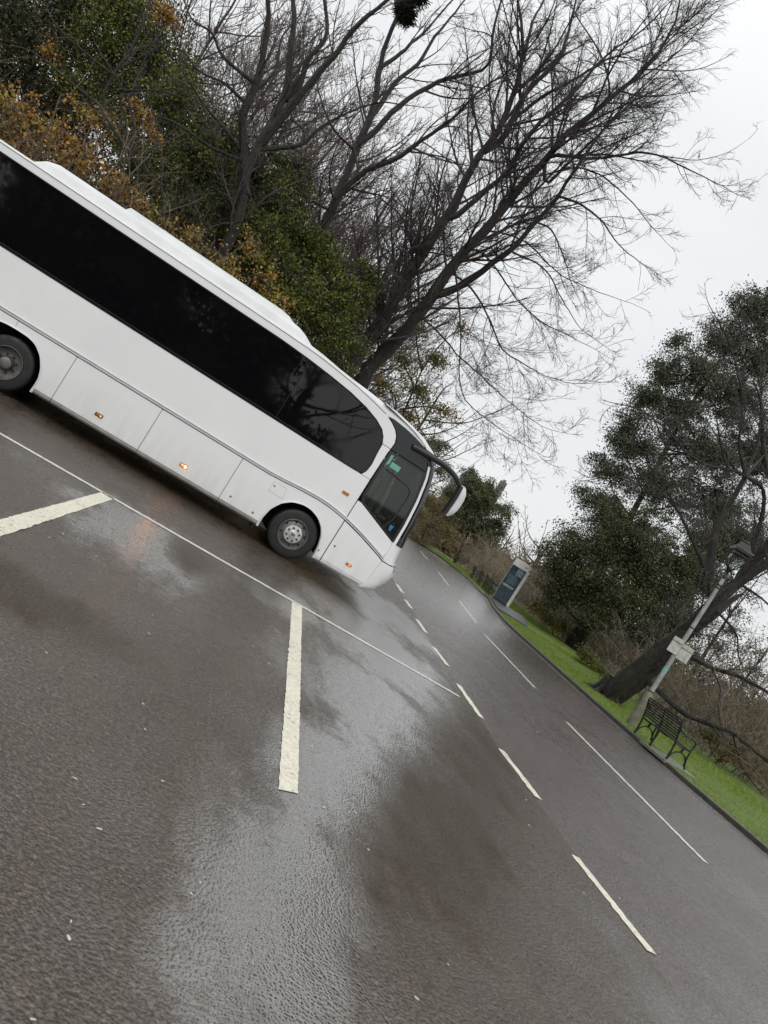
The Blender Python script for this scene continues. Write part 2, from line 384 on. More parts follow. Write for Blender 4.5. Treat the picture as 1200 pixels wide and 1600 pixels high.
def raw(name, V, F, mat, parent=None, origin=(0, 0, 0), smooth=False):
    """large meshes straight from arrays; F is (n,3) or (n,4)"""
    org = np.array(ORG[parent.name] if parent is not None else origin, float)
    V = (np.asarray(V, float).reshape(-1, 3) - org).astype(np.float32); F = np.asarray(F, np.int32)
    me = bpy.data.meshes.new(name); k = F.shape[1]
    me.vertices.add(len(V)); me.vertices.foreach_set('co', V.ravel())
    me.loops.add(F.size); me.loops.foreach_set('vertex_index', F.ravel())
    me.polygons.add(len(F)); me.polygons.foreach_set('loop_start', np.arange(0, F.size, k, dtype=np.int32))
    me.polygons.foreach_set('loop_total', np.full(len(F), k, np.int32))
    if smooth: me.polygons.foreach_set('use_smooth', np.ones(len(F), bool))
    me.update(calc_edges=True); me.validate()
    o = link(name, me, mat, parent, tuple(org)); ORG[o.name] = org
    return o
def thing(name, label, cat, loc, group=None):
    o = bpy.data.objects.new(name, None); COL.objects.link(o); o.location = loc; o.empty_display_size = .3
    ORG[o.name] = np.array(loc, float); tag(o, label, cat, group); return o
def tag(o, label, cat, group=None):
    o['label'] = label; o['category'] = cat
    if group: o['group'] = group
    return o
def struct(o): o['kind'] = 'structure'; return o

# ------------------------------------------------------------------ ground
KERB = np.array([(11.7, -12), (11.9, 2), (12.18, 11.2), (12.6, 17.7), (13.55, 25), (14.3, 29.5), (15.9, 35), (18.0, 41), (20.0, 49.5), (20.6, 55), (20.3, 59.5), (17, 61.5), (8, 62.5), (-8, 63), (-60, 64)], float)
def smooth_line(p, k=10):
    p = np.asarray(p, float); out = []
    q_ = np.vstack([2*p[0]-p[1], p, 2*p[-1]-p[-2]])
    for i in range(1, len(q_)-2):
        for t_ in np.arange(k)/k:
            a, b, c, d = q_[i-1:i+3]
            out.append(.5*((2*b) + (c-a)*t_ + (2*a-5*b+4*c-d)*t_**2 + (-a+3*b-3*c+d)*t_**3))
    out.append(p[-1]); return np.array(out)
KL = smooth_line(KERB, 8)
def offset(line, d):
    t_ = np.gradient(line, axis=0); t_ /= np.linalg.norm(t_, axis=1)[:, None]
    return line + d*np.stack([t_[:, 1], -t_[:, 0]], 1)
def strip(name, line, d0, d1, z0, z1, mat, steps=1):
    mb = MB(); rows = []
    for i in range(steps+1):
        q_ = i/steps; L_ = offset(line, d0+(d1-d0)*q_); rows.append(np.c_[L_, np.full(len(L_), z0+(z1-z0)*q_)])
    mb.grid(np.array(rows)); return struct(obj(name, mb, mat, recalc=False))
g = MB().box((-260, -160, -.6), (260, 260, -.30)); struct(obj('ground', g, M['floor']))
# the car park and the park road beside it
ALINE = np.array([(4.6, -12), (4.48, 2), (4.53, 4.56), (4.6, 6.0), (4.72, 8.0), (4.9, 10.0), (5.15, 12.2), (5.5, 14.6), (5.98, 18.0), (6.3, 20.5), (7.3, 26), (8.6, 33), (10.5, 41)], float)
AL = smooth_line(ALINE, 6)
lotpoly = [(-40, -12)] + [tuple(p) for p in AL] + [(9.5, 52), (-40, 52)]
mb = MB().prism(lotpoly, -.35, 0.0, 'xy'); struct(obj('car_park', mb, M['lot']))
roadpoly = [(4.6, -12)] + [tuple(p) for p in KL] + [(-60, 52.01), (9.5, 52.01)] + [tuple(p) for p in AL[::-1][:-1]]
mb = MB().prism(roadpoly, -.35, -.003, 'xy'); struct(obj('road', mb, M['road']))
# kerb, verge, leaf-littered slope
mb = MB()
prof = [(0, -.1), (0, .085), (.02, .10), (.13, .105), (.13, -.1)]
G = [np.c_[offset(KL, d), np.full(len(KL), z)] for d, z in prof]
mb.grid(np.array(G)); struct(obj('kerb', mb, M['kerb'], recalc=False))
strip('drain_channel', KL, -.32, -.002, .0012, .0012, M['pave'])
def verge_z(d): return .09 + .02*np.minimum(d, 6)
rows = []
for d in np.linspace(.13, 9, 22):
    L_ = offset(KL, d); z = verge_z(d) + .02*np.sin(L_[:, 0]*.7+L_[:, 1]*.31) * min(1, d/2)
    rows.append(np.c_[L_, z])
mb = MB().grid(np.array(rows)); struct(obj('grass_verge', mb, M['grass'], recalc=False, smooth=True))
rows = []
for d in (8.8, 14, 22, 40, 80, 150):
    L_ = offset(KL, 0) + np.array([[d, d*.15]]) if d > 20 else offset(KL, d)
    rows.append(np.c_[L_, np.full(len(L_), {8.8: .2, 14: -.1, 22: -1., 40: -1.6, 80: -.4, 150: -.4}[d])])
mb = MB().grid(np.array(rows)); struct(obj('woodland_floor', mb, M['floor'], recalc=False, smooth=True))
# wooded bank behind the coach
nx, ny = 60, 30
xs = np.linspace(-60, 9, nx); ys = np.linspace(17.5, 52, ny)
G = np.zeros((ny, nx, 3))
for i, y in enumerate(ys):
    for j, x in enumerate(xs):
        xe = x if x < 0 else x
        edge = 17.5 + 0*x
        h = 2.6*(1-math.exp(-(y-17.5)/5)) * (1/(1+math.exp((x-1.5-(y-17)*.10)/1.2)))
        if x < -6: h += min(3.0, (-6-x)*.25)*(1-math.exp(-(y-17.5)/9))
        G[i, j] = (x, y, -.05 + h + .15*math.sin(x*1.3+y*.7)*min(1, h))
mb = MB().grid(G); struct(obj('wooded_bank', mb, M['floor'], recalc=False, smooth=True))

# painted markings: worn strips a few millimetres proud
def marking(name, quad, mat, cell=.05, z=.004, jag=.006):
    q_ = np.array(quad, float); a, b, c, d = q_          # a-b one end, d-c other end
    L_ = np.linalg.norm(d-a); n = max(3, int(L_/cell)); rows = []
    for i in range(n+1):
        t_ = i/n; p0 = a+(d-a)*t_; p1 = b+(c-b)*t_; w = (p1-p0)/np.linalg.norm(p1-p0)
        p0 = p0 + w*rng.normal(0, jag); p1 = p1 + w*rng.normal(0, jag)
        ext = (d-a)/L_*rng.normal(0, jag) if i in (0, n) else 0
        rows.append([(*(p0+(p1-p0)*k+ext), z) for k in (0, .33, .67, 1)])
    return struct(obj(name, MB().grid(np.array(rows)), mat, recalc=False))
def poly_marking(name, pts, w, mat, z=.004, jag=.006):
    L_ = np.asarray(pts, float); seg = np.r_[0, np.cumsum(np.linalg.norm(np.diff(L_, axis=0), axis=1))]
    n = max(3, int(seg[-1]/.06)); s_ = np.linspace(0, seg[-1], n)
    Q = np.c_[np.interp(s_, seg, L_[:, 0]), np.interp(s_, seg, L_[:, 1])]
    A = offset(Q, -w/2+0)+rng.normal(0, jag, Q.shape)*np.array([1, .3]); B = offset(Q, w/2)+rng.normal(0, jag, Q.shape)*np.array([1, .3])
    G = np.stack([np.c_[A, np.full(n, z)], np.c_[(A+B)/2, np.full(n, z)], np.c_[B, np.full(n, z)]], 1)
    return struct(obj(name, MB().grid(G), mat, recalc=False))
marking('parking_line', [(-9, 9.86), (-9, 9.73), (4.70, 9.64), (4.72, 9.73)], M['paintw'], jag=.004)
marking('parking_line', [(2.02, 9.68), (2.17, 9.67), (1.55, 4.31), (1.41, 4.24)], M['paint'], jag=.003)
marking('parking_line', [(-.66, 9.73), (-.50, 9.75), (-1.03, 4.3), (-1.2, 4.3)], M['paint'], jag=.003)
marking('parking_line', [(-3.4, 9.73), (-3.25, 9.73), (-3.8, 4.3), (-3.95, 4.3)], M['paint'])
for pts in ([(4.60, 4.60), (4.55, 5.78)], [(4.71, 6.92), (4.72, 8.05)], [(4.87, 9.15), (4.98, 10.5)], [(5.15, 11.55), (5.20, 12.6)],
            [(5.40, 13.75), (5.50, 14.85)], [(6.02, 18.1), (6.15, 19.3)], [(4.45, 1.2), (4.50, 2.4)], [(5.72, 16.1), (5.8, 17.0)], [(6.5, 21.2), (6.75, 22.6)]):
    poly_marking('edge_dash', pts, .10 if pts[0][1] < 17 else .12, M['paint'])
for pts in ([(8.08, 8.13), (8.41, 12.9)], [(8.71, 15.05), (9.31, 19.9)], [(9.81, 21.9), (10.8, 26.5)], [(12.0, 31.3), (13.3, 37.0)], [(14.5, 43.0), (15.6, 48.5)], [(7.9, 1), (8.0, 5.2)]):
    poly_marking('lane_line', pts, .09, M['paintw'])
# pavement crossing by the sign pillar
mb = MB(); pv = [(15.6, 33.6), (16.2, 35.4), (17.3, 38.4), (18.2, 41.3), (20.6, 41.2), (19.6, 38.6), (17.2, 33.2)]
mb.prism(pv, -.1, .19, 'xy'); struct(obj('pavement', mb, M['pave']))

# ------------------------------------------------------------------ the coach
YN, WD = 12.667, 2.40; YC = YN+WD/2
coach = thing('coach', 'white single-deck coach with dark tinted side windows parked across the wet car park', 'coach', (-.6, YC, 0))
X0 = -5.75
GUT = [(X0, 3.14), (.2, 3.135), (.66, 3.13), (.96, 3.12), (1.40, 3.08), (1.66, 3.055), (2.02, 3.0), (2.30, 2.94)]
WIN = [(X0+.15, 3.035), (.23, 3.02), (.74, 3.00), (1.17, 2.97), (1.61, 2.925), (1.96, 2.86), (2.22, 2.78), (2.38, 2.70), (2.47, 2.60), (2.505, 2.48), (2.52, 2.30), (2.54, 2.10), (2.525, 1.97), (2.48, 1.90), (2.40, 1.872), (2.24, 1.868), (X0+.15, 1.868)]
SWOOSH = [(2.30, 2.94), (2.46, 2.875), (2.58, 2.80), (2.65, 2.72), (2.69, 2.61), (2.68, 2.495)]
BELT = [(X0, 1.08), (1.19, 1.08), (1.5, 1.10), (1.77, 1.125), (2.12, 1.14), (2.40, 1.125), (2.66, 1.085), (3.06, .99), (3.48, .865), (3.60, .82)]
def belt(x): return float(np.interp(x, [b[0] for b in BELT], [b[1] for b in BELT]))
def beltpts(x0, x1, dz=0):
    xs_ = [x0]+[b[0] for b in BELT if x0 < b[0] < x1]+[x1]; return [(x, belt(x)+dz) for x in xs_]
def arch(cx, sgn=1):
    """outline of a wheel arch from its rear foot to its front foot"""
    if cx > 0: pr = [(-.535, .25), (-.535, .42), (-.50, .60), (-.40, .77), (-.26, .88), (-.08, .935), (.08, .93), (.24, .875), (.37, .77), (.45, .64), (.50, .47), (.52, .27)]
    else: pr = [(-.53, .25), (-.59, .60), (-.49, .80), (-.30, .92), (-.12, .945), (.13, .94), (.28, .90), (.42, .79), (.52, .63), (.565, .47), (.56, .25)]
    return [(cx+a-.04, z) for a, z in pr]
GAP = .004
for side in (0, 1):
    s_ = -1 if side == 0 else 1; yo = YN if side == 0 else YN+WD             # outer plane
    def pr(name, poly, d0, d1, mat, par=coach, bev=.004, lab=None):
        o = obj(name, MB().prism(poly, yo-s_*d1, yo-s_*d0), mat, par, bevel=bev)
        if lab: o['label'] = lab
        return o
    # upper flank between the belt and the window line, split where the photo shows a joint
    pr('side_panel', beltpts(X0, 2.663, .062) + [(2.663, 1.876), (X0, 1.876)], 0, .03, M['white'])
    # white surround over and in front of the glass
    sur = [(X0, 1.882), (X0, 3.14)] + GUT[1:] + SWOOSH[1:] + [(2.672, 2.40), (2.665, 1.882), (2.50, 1.882)] 
    ring = [(X0, 3.14)] + GUT[1:] + SWOOSH[1:-1] + [(2.683, 2.50)] + [(2.52, 2.50)] + WIN[:9][::-1] + [(X0, 3.035)]
    pr('roof_rail', [(a, b) for a, b in ring], 0, .03, M['white'])
    pr('window_pillar', [(2.525, 2.490), (2.681, 2.490), (2.672, 2.40), (2.663, 1.882), (2.495, 1.882), (2.54, 1.97), (2.555, 2.10), (2.535, 2.30)], 0, .03, M['white'])
    # long band of tinted glass with its black rubber frame
    fr = pr('side_window', WIN, .006, .03, M['glass'])
    kk = [np.array([(x, yo-s_*.003, z)]) for x, z in WIN]
    obj('window_seal', MB().tube([(x, yo-s_*.006, z+(.012 if i > 9 else -.010)) for i, (x, z) in enumerate(WIN+WIN[:1])], .012, 6), M['black'], fr)
    obj('window_seal', MB().tube([(X0+.15, yo-s_*.005, 1.915), (2.40, yo-s_*.005, 1.915)], .007, 6), M['black'], fr)
    for jx in (.80,):
        obj('pane_joint', MB().box((jx-.006, min(yo-s_*.008, yo-s_*.003), 1.93), (jx+.006, max(yo-s_*.008, yo-s_*.003), 2.995)), M['gloss'], fr)
    # belt mouldings
    tubep = [(x, yo-s_*.0, z+.048) for x, z in smooth_line(BELT[1:], 6)]; tubep = [(X0, yo, 1.128)] + tubep
    mo = MB(); mo.tube([(a, b+s_*.004, c) for a, b, c in tubep], .015, 8); obj('belt_moulding', mo, M['whitetrim'], coach, smooth=True)
    mo = MB(); mo.tube([(a, b+s_*.001, c-.034) for a, b, c in tubep], .011, 8); obj('belt_moulding', mo, M['whitetrim'], coach, smooth=True)
    obj('belt_backing', MB().prism(beltpts(X0, 2.663, .066)+beltpts(X0, 2.663, -.003)[::-1], yo-s_*.02, yo-s_*.004), M['whitetrim'], coach)
    # lower skirt: corner pieces and lockers
    aR, aF = arch(-3.04), arch(2.06)
    lowz = .26
    cuts = [-2.206, -.748, .710]
    def skirt(name, x0, x1, left=None, right=None):
        top = beltpts(x0+GAP, x1-GAP, -.012)[::-1]
        return name, top
    bot = .325
    # rear skirt
    pr('rear_skirt', [(X0, bot)] + [q_ for q_ in aR[:5] if q_[1] > bot] + [(-3.16, .945), (-3.16, 1.068), (X0, 1.068)], 0, .03, M['white'])
    pr('wheel_arch_panel', [(-3.155, .945)] + [q_ for q_ in aR[5:] if q_[1] > bot] + [(-2.51, bot), (cuts[0]-GAP, bot), (cuts[0]-GAP, 1.068), (-3.155, 1.068)], 0, .03, M['white'])
    for a, b in ((cuts[0], cuts[1]), (cuts[1], cuts[2])):
        lk_ = pr('luggage_door', [(a+GAP, bot), (b-GAP, bot), (b-GAP, 1.068), (a+GAP, 1.068)], 0, .03, M['white'])
        cx = (a+b)/2 + (-.02 if a < -1 else 0)
        lampx = -1.50 if a < -1 else -.02
        lit = a > -1
        hz = .48
        obj('marker_lamp', MB().box((lampx-.062, min(yo, yo+s_*.012), hz-.028), (lampx+.062, max(yo, yo+s_*.012), hz+.028)), M['black'], lk_, bevel=.004)
        ml = obj('marker_lens', MB().box((lampx-.048, min(yo+s_*.012, yo+s_*.022), hz-.017), (lampx+.05, max(yo+s_*.012, yo+s_*.022), hz+.019)), M['amber_lit' if lit else 'amber'], lk_, bevel=.004)
        if True: obj('marker_bulb', MB().box((lampx+.020, min(yo+s_*.022, yo+s_*.024), hz-.013), (lampx+.046, max(yo+s_*.022, yo+s_*.024), hz+.010)), M['amber_bulb'] if lit else M['amber_lit'], lk_)
    wp = pr('wheel_arch_panel', [(cuts[2]+GAP, bot)] + [(1.985-.535+.0, bot)] + [q_ for q_ in aF if q_[1] > bot] + [(2.535, bot), (2.663, bot)] + beltpts(cuts[2]+GAP, 2.663, -.012)[::-1], 0, .03, M['white'])
    # fuel flap, jacking plugs
    obj('fuel_flap', MB().prism([(1.33, .845), (1.585, .845), (1.575, 1.02), (1.335, 1.02)], yo-s_*.0, yo+s_*.003), M['white'], wp, bevel=.0015)
    fl = MB()
    for seg in (((1.33, .845), (1.585, .845)), ((1.585, .845), (1.575, 1.02)), ((1.575, 1.02), (1.335, 1.02)), ((1.335, 1.02), (1.33, .845))): fl.tube([(seg[0][0], yo+s_*.001, seg[0][1]), (seg[1][0], yo+s_*.001, seg[1][1])], .0035, 4)
    obj('flap_joint', fl, M['sillgrey'], wp)
    for px_, pz_ in ((1.372, .955), (.86, .44), (1.30, .40), (2.56, .42), (2.76, .62)):
        pl = MB().lathe((px_, yo+s_*.001, pz_), [(0.0001, s_*.003), (.016, s_*.003), (.018, 0)], 'y', 12)
        obj('plug', pl, M['steel_dark'], wp)
    # arch lips
    for nm, ar in (('arch_lip', aF), ('arch_lip', aR)):
        c_ = np.array([(a, z) for a, z in ar]); sm = smooth_line(c_, 5); cc = c_.mean(0)
        out = offset(sm, -.035); inn = offset(sm, .004)
        G = np.stack([np.c_[out[:, 0], np.full(len(sm), yo-s_*.002), out[:, 1]], np.c_[sm[:, 0], np.full(len(sm), yo+s_*.014), sm[:, 1]], np.c_[inn[:, 0], np.full(len(sm), yo-s_*.09), inn[:, 1]]], 1)
        obj(nm, MB().grid(G), M['whitetrim'], coach, smooth=False)
    # tucked-under sill
    for a, b in ((X0, -3.63), (-2.52, cuts[0]-GAP), (cuts[0]+GAP, cuts[1]-GAP), (cuts[1]+GAP, cuts[2]-GAP), (cuts[2]+GAP, 1.46), (2.53, 2.663), (2.68, 3.55)):
        G = np.array([[(x, yo, bot), (x, yo-s_*.012, bot-.045), (x, yo-s_*.05, bot-.075), (x, yo-s_*.09, bot-.075)] for x in (a, b)])
        obj('sill', MB().grid(G), M['sillgrey'] if b < 2.6 else M['white'], coach)
    # driver-side lower body
    pr('cab_panel', beltpts(2.680, 3.575, .062) + [(3.592, 1.0), (3.575, 1.175), (2.745, 1.475), (2.680, 1.475)], 0, .03, M['white'])
    cb = pr('cab_skirt', [(2.680, bot), (3.548, bot), (3.595, .80)] + beltpts(2.680, 3.59, -.012)[::-1][:], 0, .03, M['white'])
    obj('marker_lamp', MB().box((3.08, min(yo, yo+s_*.01), .445), (3.19, max(yo, yo+s_*.01), .492)), M['amber'], cb, bevel=.006)
    obj('marker_bulb', MB().box((3.14, min(yo+s_*.01, yo+s_*.012), .458), (3.16, max(yo+s_*.01, yo+s_*.012), .48)), M['amber_lit'], cb)
    obj('marker_lamp', MB().box((2.375, min(yo, yo+s_*.014), 1.445), (2.50, max(yo, yo+s_*.014), 1.495)), M['amber'], coach, bevel=.006)
    # cab window: rubber frame, clear pane, sliding inner frame
    CW = [(2.695, 2.485), (3.425, 2.485), (3.50, 2.28), (3.545, 2.03), (3.572, 1.75), (3.585, 1.45), (3.588, 1.19), (2.745, 1.485), (2.695, 1.60)]
    cf = MB(); 
    cen = np.array([3.15, 1.9]); inn = [tuple(cen+(np.array(q_)-cen)*np.array([.90, .94])) for q_ in CW]
    n_ = len(CW)
    for i in range(n_):
        a, b, c, d = CW[i], CW[(i+1) % n_], inn[(i+1) % n_], inn[i]
        cf.prism([a, b, c, d], yo-s_*.025, yo-s_*.003)
    cwf = obj('cab_window', cf, M['gloss'], coach)
    obj('pane', MB().prism(inn, yo-s_*.016, yo-s_*.012), M['clear'], cwf)
    sl = MB(); sl.tube([(2.80, yo-s_*.03, 2.17), (3.28, yo-s_*.03, 2.12), (3.36, yo-s_*.03, 2.06), (3.385, yo-s_*.03, 1.98), (3.37, yo-s_*.03, 1.5), (3.30, yo-s_*.03, 1.34)], .022, 6)
    sl.tube([(2.98, yo-s_*.03, 2.15), (2.98, yo-s_*.03, 1.45)], .014, 6)
    obj('sliding_frame', sl, M['black'], cwf)
    if side == 0:
        st = MB(); st.box((2.755, yo+.011, 2.26), (2.80, yo+.0115, 2.43)); st.box((2.83, yo+.011, 2.235), (3.01, yo+.0115, 2.33)); obj('sticker', st, M['green_tag'], cwf)
    # black panel over the cab window
    pr('cab_visor_panel', [(2.697, 2.50), (3.415, 2.50), (3.33, 2.69), (3.25, 2.79), (3.16, 2.835), (2.96, 2.885), (2.72, 2.925), (2.48, 2.945), (2.36, 2.935), (2.47, 2.885), (2.60, 2.80), (2.665, 2.73), (2.703, 2.62)], .002, .03, M['gloss'])
# ---- front: everything is a band of a curved nose, plan curve xp(z) at the side to xp+B in the middle
A_ = np.radians(np.linspace(-90, 90, 37))
def nose(z, off=0.):
    xp = np.interp(z, [.25, .30, .82, 1.54, 1.97, 2.38, 2.63, 2.80, 2.86, 2.95, 3.02, 3.10], [3.44, 3.545, 3.60, 3.585, 3.545, 3.47, 3.38, 3.235, 3.15, 2.90, 2.60, 2.1])
    B = np.interp(z, [.25, .39, .55, .68, .77, .9, 1.18, 1.4, 2.0, 2.4, 2.7, 2.9, 3.0, 3.10], [.36, .45, .55, .55, .49, .42, .38, .34, .33, .31, .30, .38, .46, .55])
    return np.stack([xp+off+B*np.cos(A_)**.72, YC+(WD/2+off*.6)*np.sin(A_), np.full(len(A_), z)], 1)
def band(name, zs, off, mat, a0=0, a1=None, par=coach, smooth=True):
    G = np.array([nose(z, off)[a0:a1] for z in zs]); return obj(name, MB().grid(G), mat, par, smooth=smooth)
band('front_bumper', [.25, .27, .32, .40, .52, .64, .72, .78, .81], 0, M['white'])
band('front_panel', [.825, .9, 1.0, 1.1, 1.19], -.012, M['white'])
band('windscreen', list(np.linspace(1.20, 2.50, 16)), -.012, M['clear'], 2, -2)
wsb = band('windscreen_surround', [1.17, 1.20, 1.26, 1.32], -.004, M['gloss'], 1, -1)
band('windscreen_surround', [2.44, 2.52, 2.62, 2.72, 2.78, 2.82], -.004, M['gloss'], 0, None)
for sl_ in ((2, 8), (-8, -2)): band('windscreen_surround', list(np.linspace(1.2, 2.5, 14)), -.006, M['gloss'], sl_[0], sl_[1])
for s_ in (-1, 1):
    G = []
    for z in np.linspace(.83, 2.60, 18):
        f_ = nose(z, .004); x0_ = f_[0, 0]; B_ = f_[18, 0]-x0_
        G.append([(x0_+B_*math.cos(math.radians(a))**.72 if a < 90 else x0_, YC+s_*(WD/2+.004)*math.sin(math.radians(a)), z) for a in (90, 89.6, 89, 88, 87, 86.2)])
    obj('windscreen_pillar', MB().grid(np.array(G)), M['white'], coach, smooth=True)
band('front_cap', [2.82, 2.86, 2.90, 2.95, 3.0, 3.04, 3.08], .004, M['roofwhite'])
# headlamps set into the bumper shoulders
for s_ in (-1, 1):
    p_ = np.array([3.86, YC+s_*.98, .74])
    hl = MB(); hl.lathe((p_[0], p_[1]-.05, p_[2]), [(.001, 0), (.07, .0), (.085, .03), (.085, .08), (.001, .09)], 'y', 16); obj('headlight', hl, M['chrome'], coach, smooth=True)
# ---- roof
def interp2(x, pts): return float(np.interp(x, [p[0] for p in pts], [p[1] for p in pts]))
SH = [(X0, 3.19), (.2, 3.20), (.69, 3.215), (.92, 3.20), (1.29, 3.155), (1.55, 3.135), (1.93, 3.115), (2.27, 3.085), (2.72, 3.045), (3.02, 2.995), (3.18, 2.95)]
GU2 = GUT + [(2.72, 2.928), (2.96, 2.888), (3.16, 2.838)]
rows = []
for x in list(np.linspace(X0, .2, 12)) + [.45, .69, .92, 1.1, 1.29, 1.55, 1.75, 1.93, 2.1, 2.27, 2.5, 2.72, 2.9, 3.02, 3.16]:
    g_ = interp2(x, GU2)-.002; s2 = interp2(x, SH); r_ = []
    prf = [(.004, g_-.02), (.004, g_), (.02, g_+.45*(s2-g_)), (.07, g_+.80*(s2-g_)), (.16, s2), (.5, s2+.03), (1.2, s2+.045)]
    prf = prf + [(WD-a, b) for a, b in prf[::-1][1:]]
    rows.append([(x, YN+a, b) for a, b in prf])
obj('roof', MB().grid(np.array(rows)), M['roofwhite'], coach, smooth=True)
# front dome of the roof over the windscreen
dm = []
for k, t_ in enumerate(np.linspace(0, 1, 6)):
    q_ = nose(3.08-.0*t_, .004); x_in = 3.16*(1-t_) + q_[:, 0]*t_
    yy = YC + (q_[:, 1]-YC)*1.0
    zc = 3.0 + .04*np.cos(A_)
    dm.append(np.stack([2.2+(q_[:, 0]-2.2)*t_, yy, 3.07+.03*(1-t_)-.0*t_+0*zc], 1))
obj('roof_dome', MB().grid(np.array(dm)), M['roofwhite'], coach, smooth=True)
# thin dark gutter line where roof meets the rail
ln = MB().tube([(x, YN-.002, interp2(x, GU2)+.002) for x in list(np.linspace(X0, .2, 4))+[.66, .96, 1.4, 1.66, 2.02, 2.3]], .005, 4); obj('gutter', ln, M['steel_dark'], coach)
def pod(name, x0, x1, ya, yb, zt, rise0, rise1, step):
    rows = []
    for x in [x0, x0+rise0*.25, x0+rise0*.6, x0+rise0] + list(np.linspace(x0+rise0, x1-rise1, 6))[1:-1] + [x1-rise1, x1-rise1*.75, x1-rise1*.5, x1-rise1*.22, x1]:
        k = min(1, max(0, (x-x0)/rise0)); k2 = min(1, max(0, (x1-x)/rise1)); k = math.sin(k*math.pi/2)*math.sin(k2*math.pi/2)**.8
        zb = 3.15; h = (zt-zb)*k
        pf = [(0, 0), (.03, h*.6), (.09, h*.9), (.2, h), ((yb-ya)/2, h+.02*k)]
        pf += [(yb-ya-a, b) for a, b in pf[::-1][1:]]
        rows.append([(x, ya+a, zb+b) for a, b in pf])
    return obj(name, MB().grid(np.array(rows)), M['roofwhite'], coach, smooth=True)
pod('roof_pod', -4.25, .80, YN+.22, YN+WD-.22, 3.395, .35, .55, 0)
pod('air_conditioner', -2.95, .62, YN+.62, YN+WD-.62, 3.515, .12, .62, 0)
# rear and core
obj('rear_panel', MB().box((X0-.03, YN+.01, .3), (X0+.02, YN+WD-.01, 3.17)), M['white'], coach, bevel=.02)
co = MB()
yi0, yi1 = YN+.032, YN+WD-.032
co.box((X0, yi0, 1.0), (1.2, yi1, 3.08)); co.box((1.205, yi0, 1.0), (2.2, yi1, 2.96)); co.box((2.205, yi0, 1.0), (2.64, yi1, 2.86)); co.box((-2.46, yi0, .34), (1.42, yi1, 1.0)); co.box((X0, yi0, .34), (-3.66, yi1, 1.0)); co.box((2.56, yi0, .30), (3.50, yi1, .95))
co.box((X0+.2, YN+.5, .42), (3.2, YN+WD-.5, .99))
obj('underframe', co, M['under'], coach)
# ---- cab interior
yd = YN+.62
ci = MB(); ci.box((2.641, yi0+.01, .9), (3.6, yi1-.01, .97)); obj('cab_floor', ci, M['under'], coach)
ds = MB(); ds.prism([(3.35, .97), (3.62, .97), (3.80, 1.16), (3.72, 1.27), (3.42, 1.30), (3.33, 1.22)], YN+.22, YN+WD-.22); obj('dashboard', ds, M['seat'], coach, bevel=.02)
sw = MB(); th = np.linspace(0, 2*math.pi, 21)
ax = np.array([-.45, 0, .89]); e1 = np.array([.89, 0, .45]); e2 = np.array([0, 1., 0])
c_ = np.array([3.27, yd, 1.42]); sw.tube([c_+.22*(e1*math.cos(a)+e2*math.sin(a)) for a in th], .015, 6); sw.tube([c_-e2*.2, c_+e2*.2], .012, 5); sw.tube([c_, c_-ax*.3], .03, 6)
obj('steering_wheel', sw, M['black'], coach)
stt = MB(); stt.box((2.78, yd-.24, 1.20), (3.16, yd+.24, 1.32)); stt.prism([(2.70, 1.25), (2.83, 1.25), (2.79, 1.95), (2.74, 2.12), (2.66, 2.12), (2.64, 1.9)], yd-.22, yd+.22); stt.box((2.85, yd-.12, .97), (3.05, yd+.12, 1.2))
obj('driver_seat', stt, M['seat'], coach, bevel=.03)
obj('dash_bottle', MB().lathe((3.50, YN+.30, 1.30), [(.001, .0), (.035, 0), (.035, .11), (.015, .14), (.015, .17), (.001, .17)], 'z', 12), M['blue'], coach, smooth=True)
obj('door_cup', MB().lathe((3.42, YN+.05, 1.32), [(.001, 0), (.04, 0), (.055, .1), (.001, .1)], 'z', 12), M['blue'], coach, smooth=True)
obj('door_handle', MB().box((3.12, YN+.03, 1.43), (3.26, YN+.05, 1.47)), M['green_tag'], coach, bevel=.006)
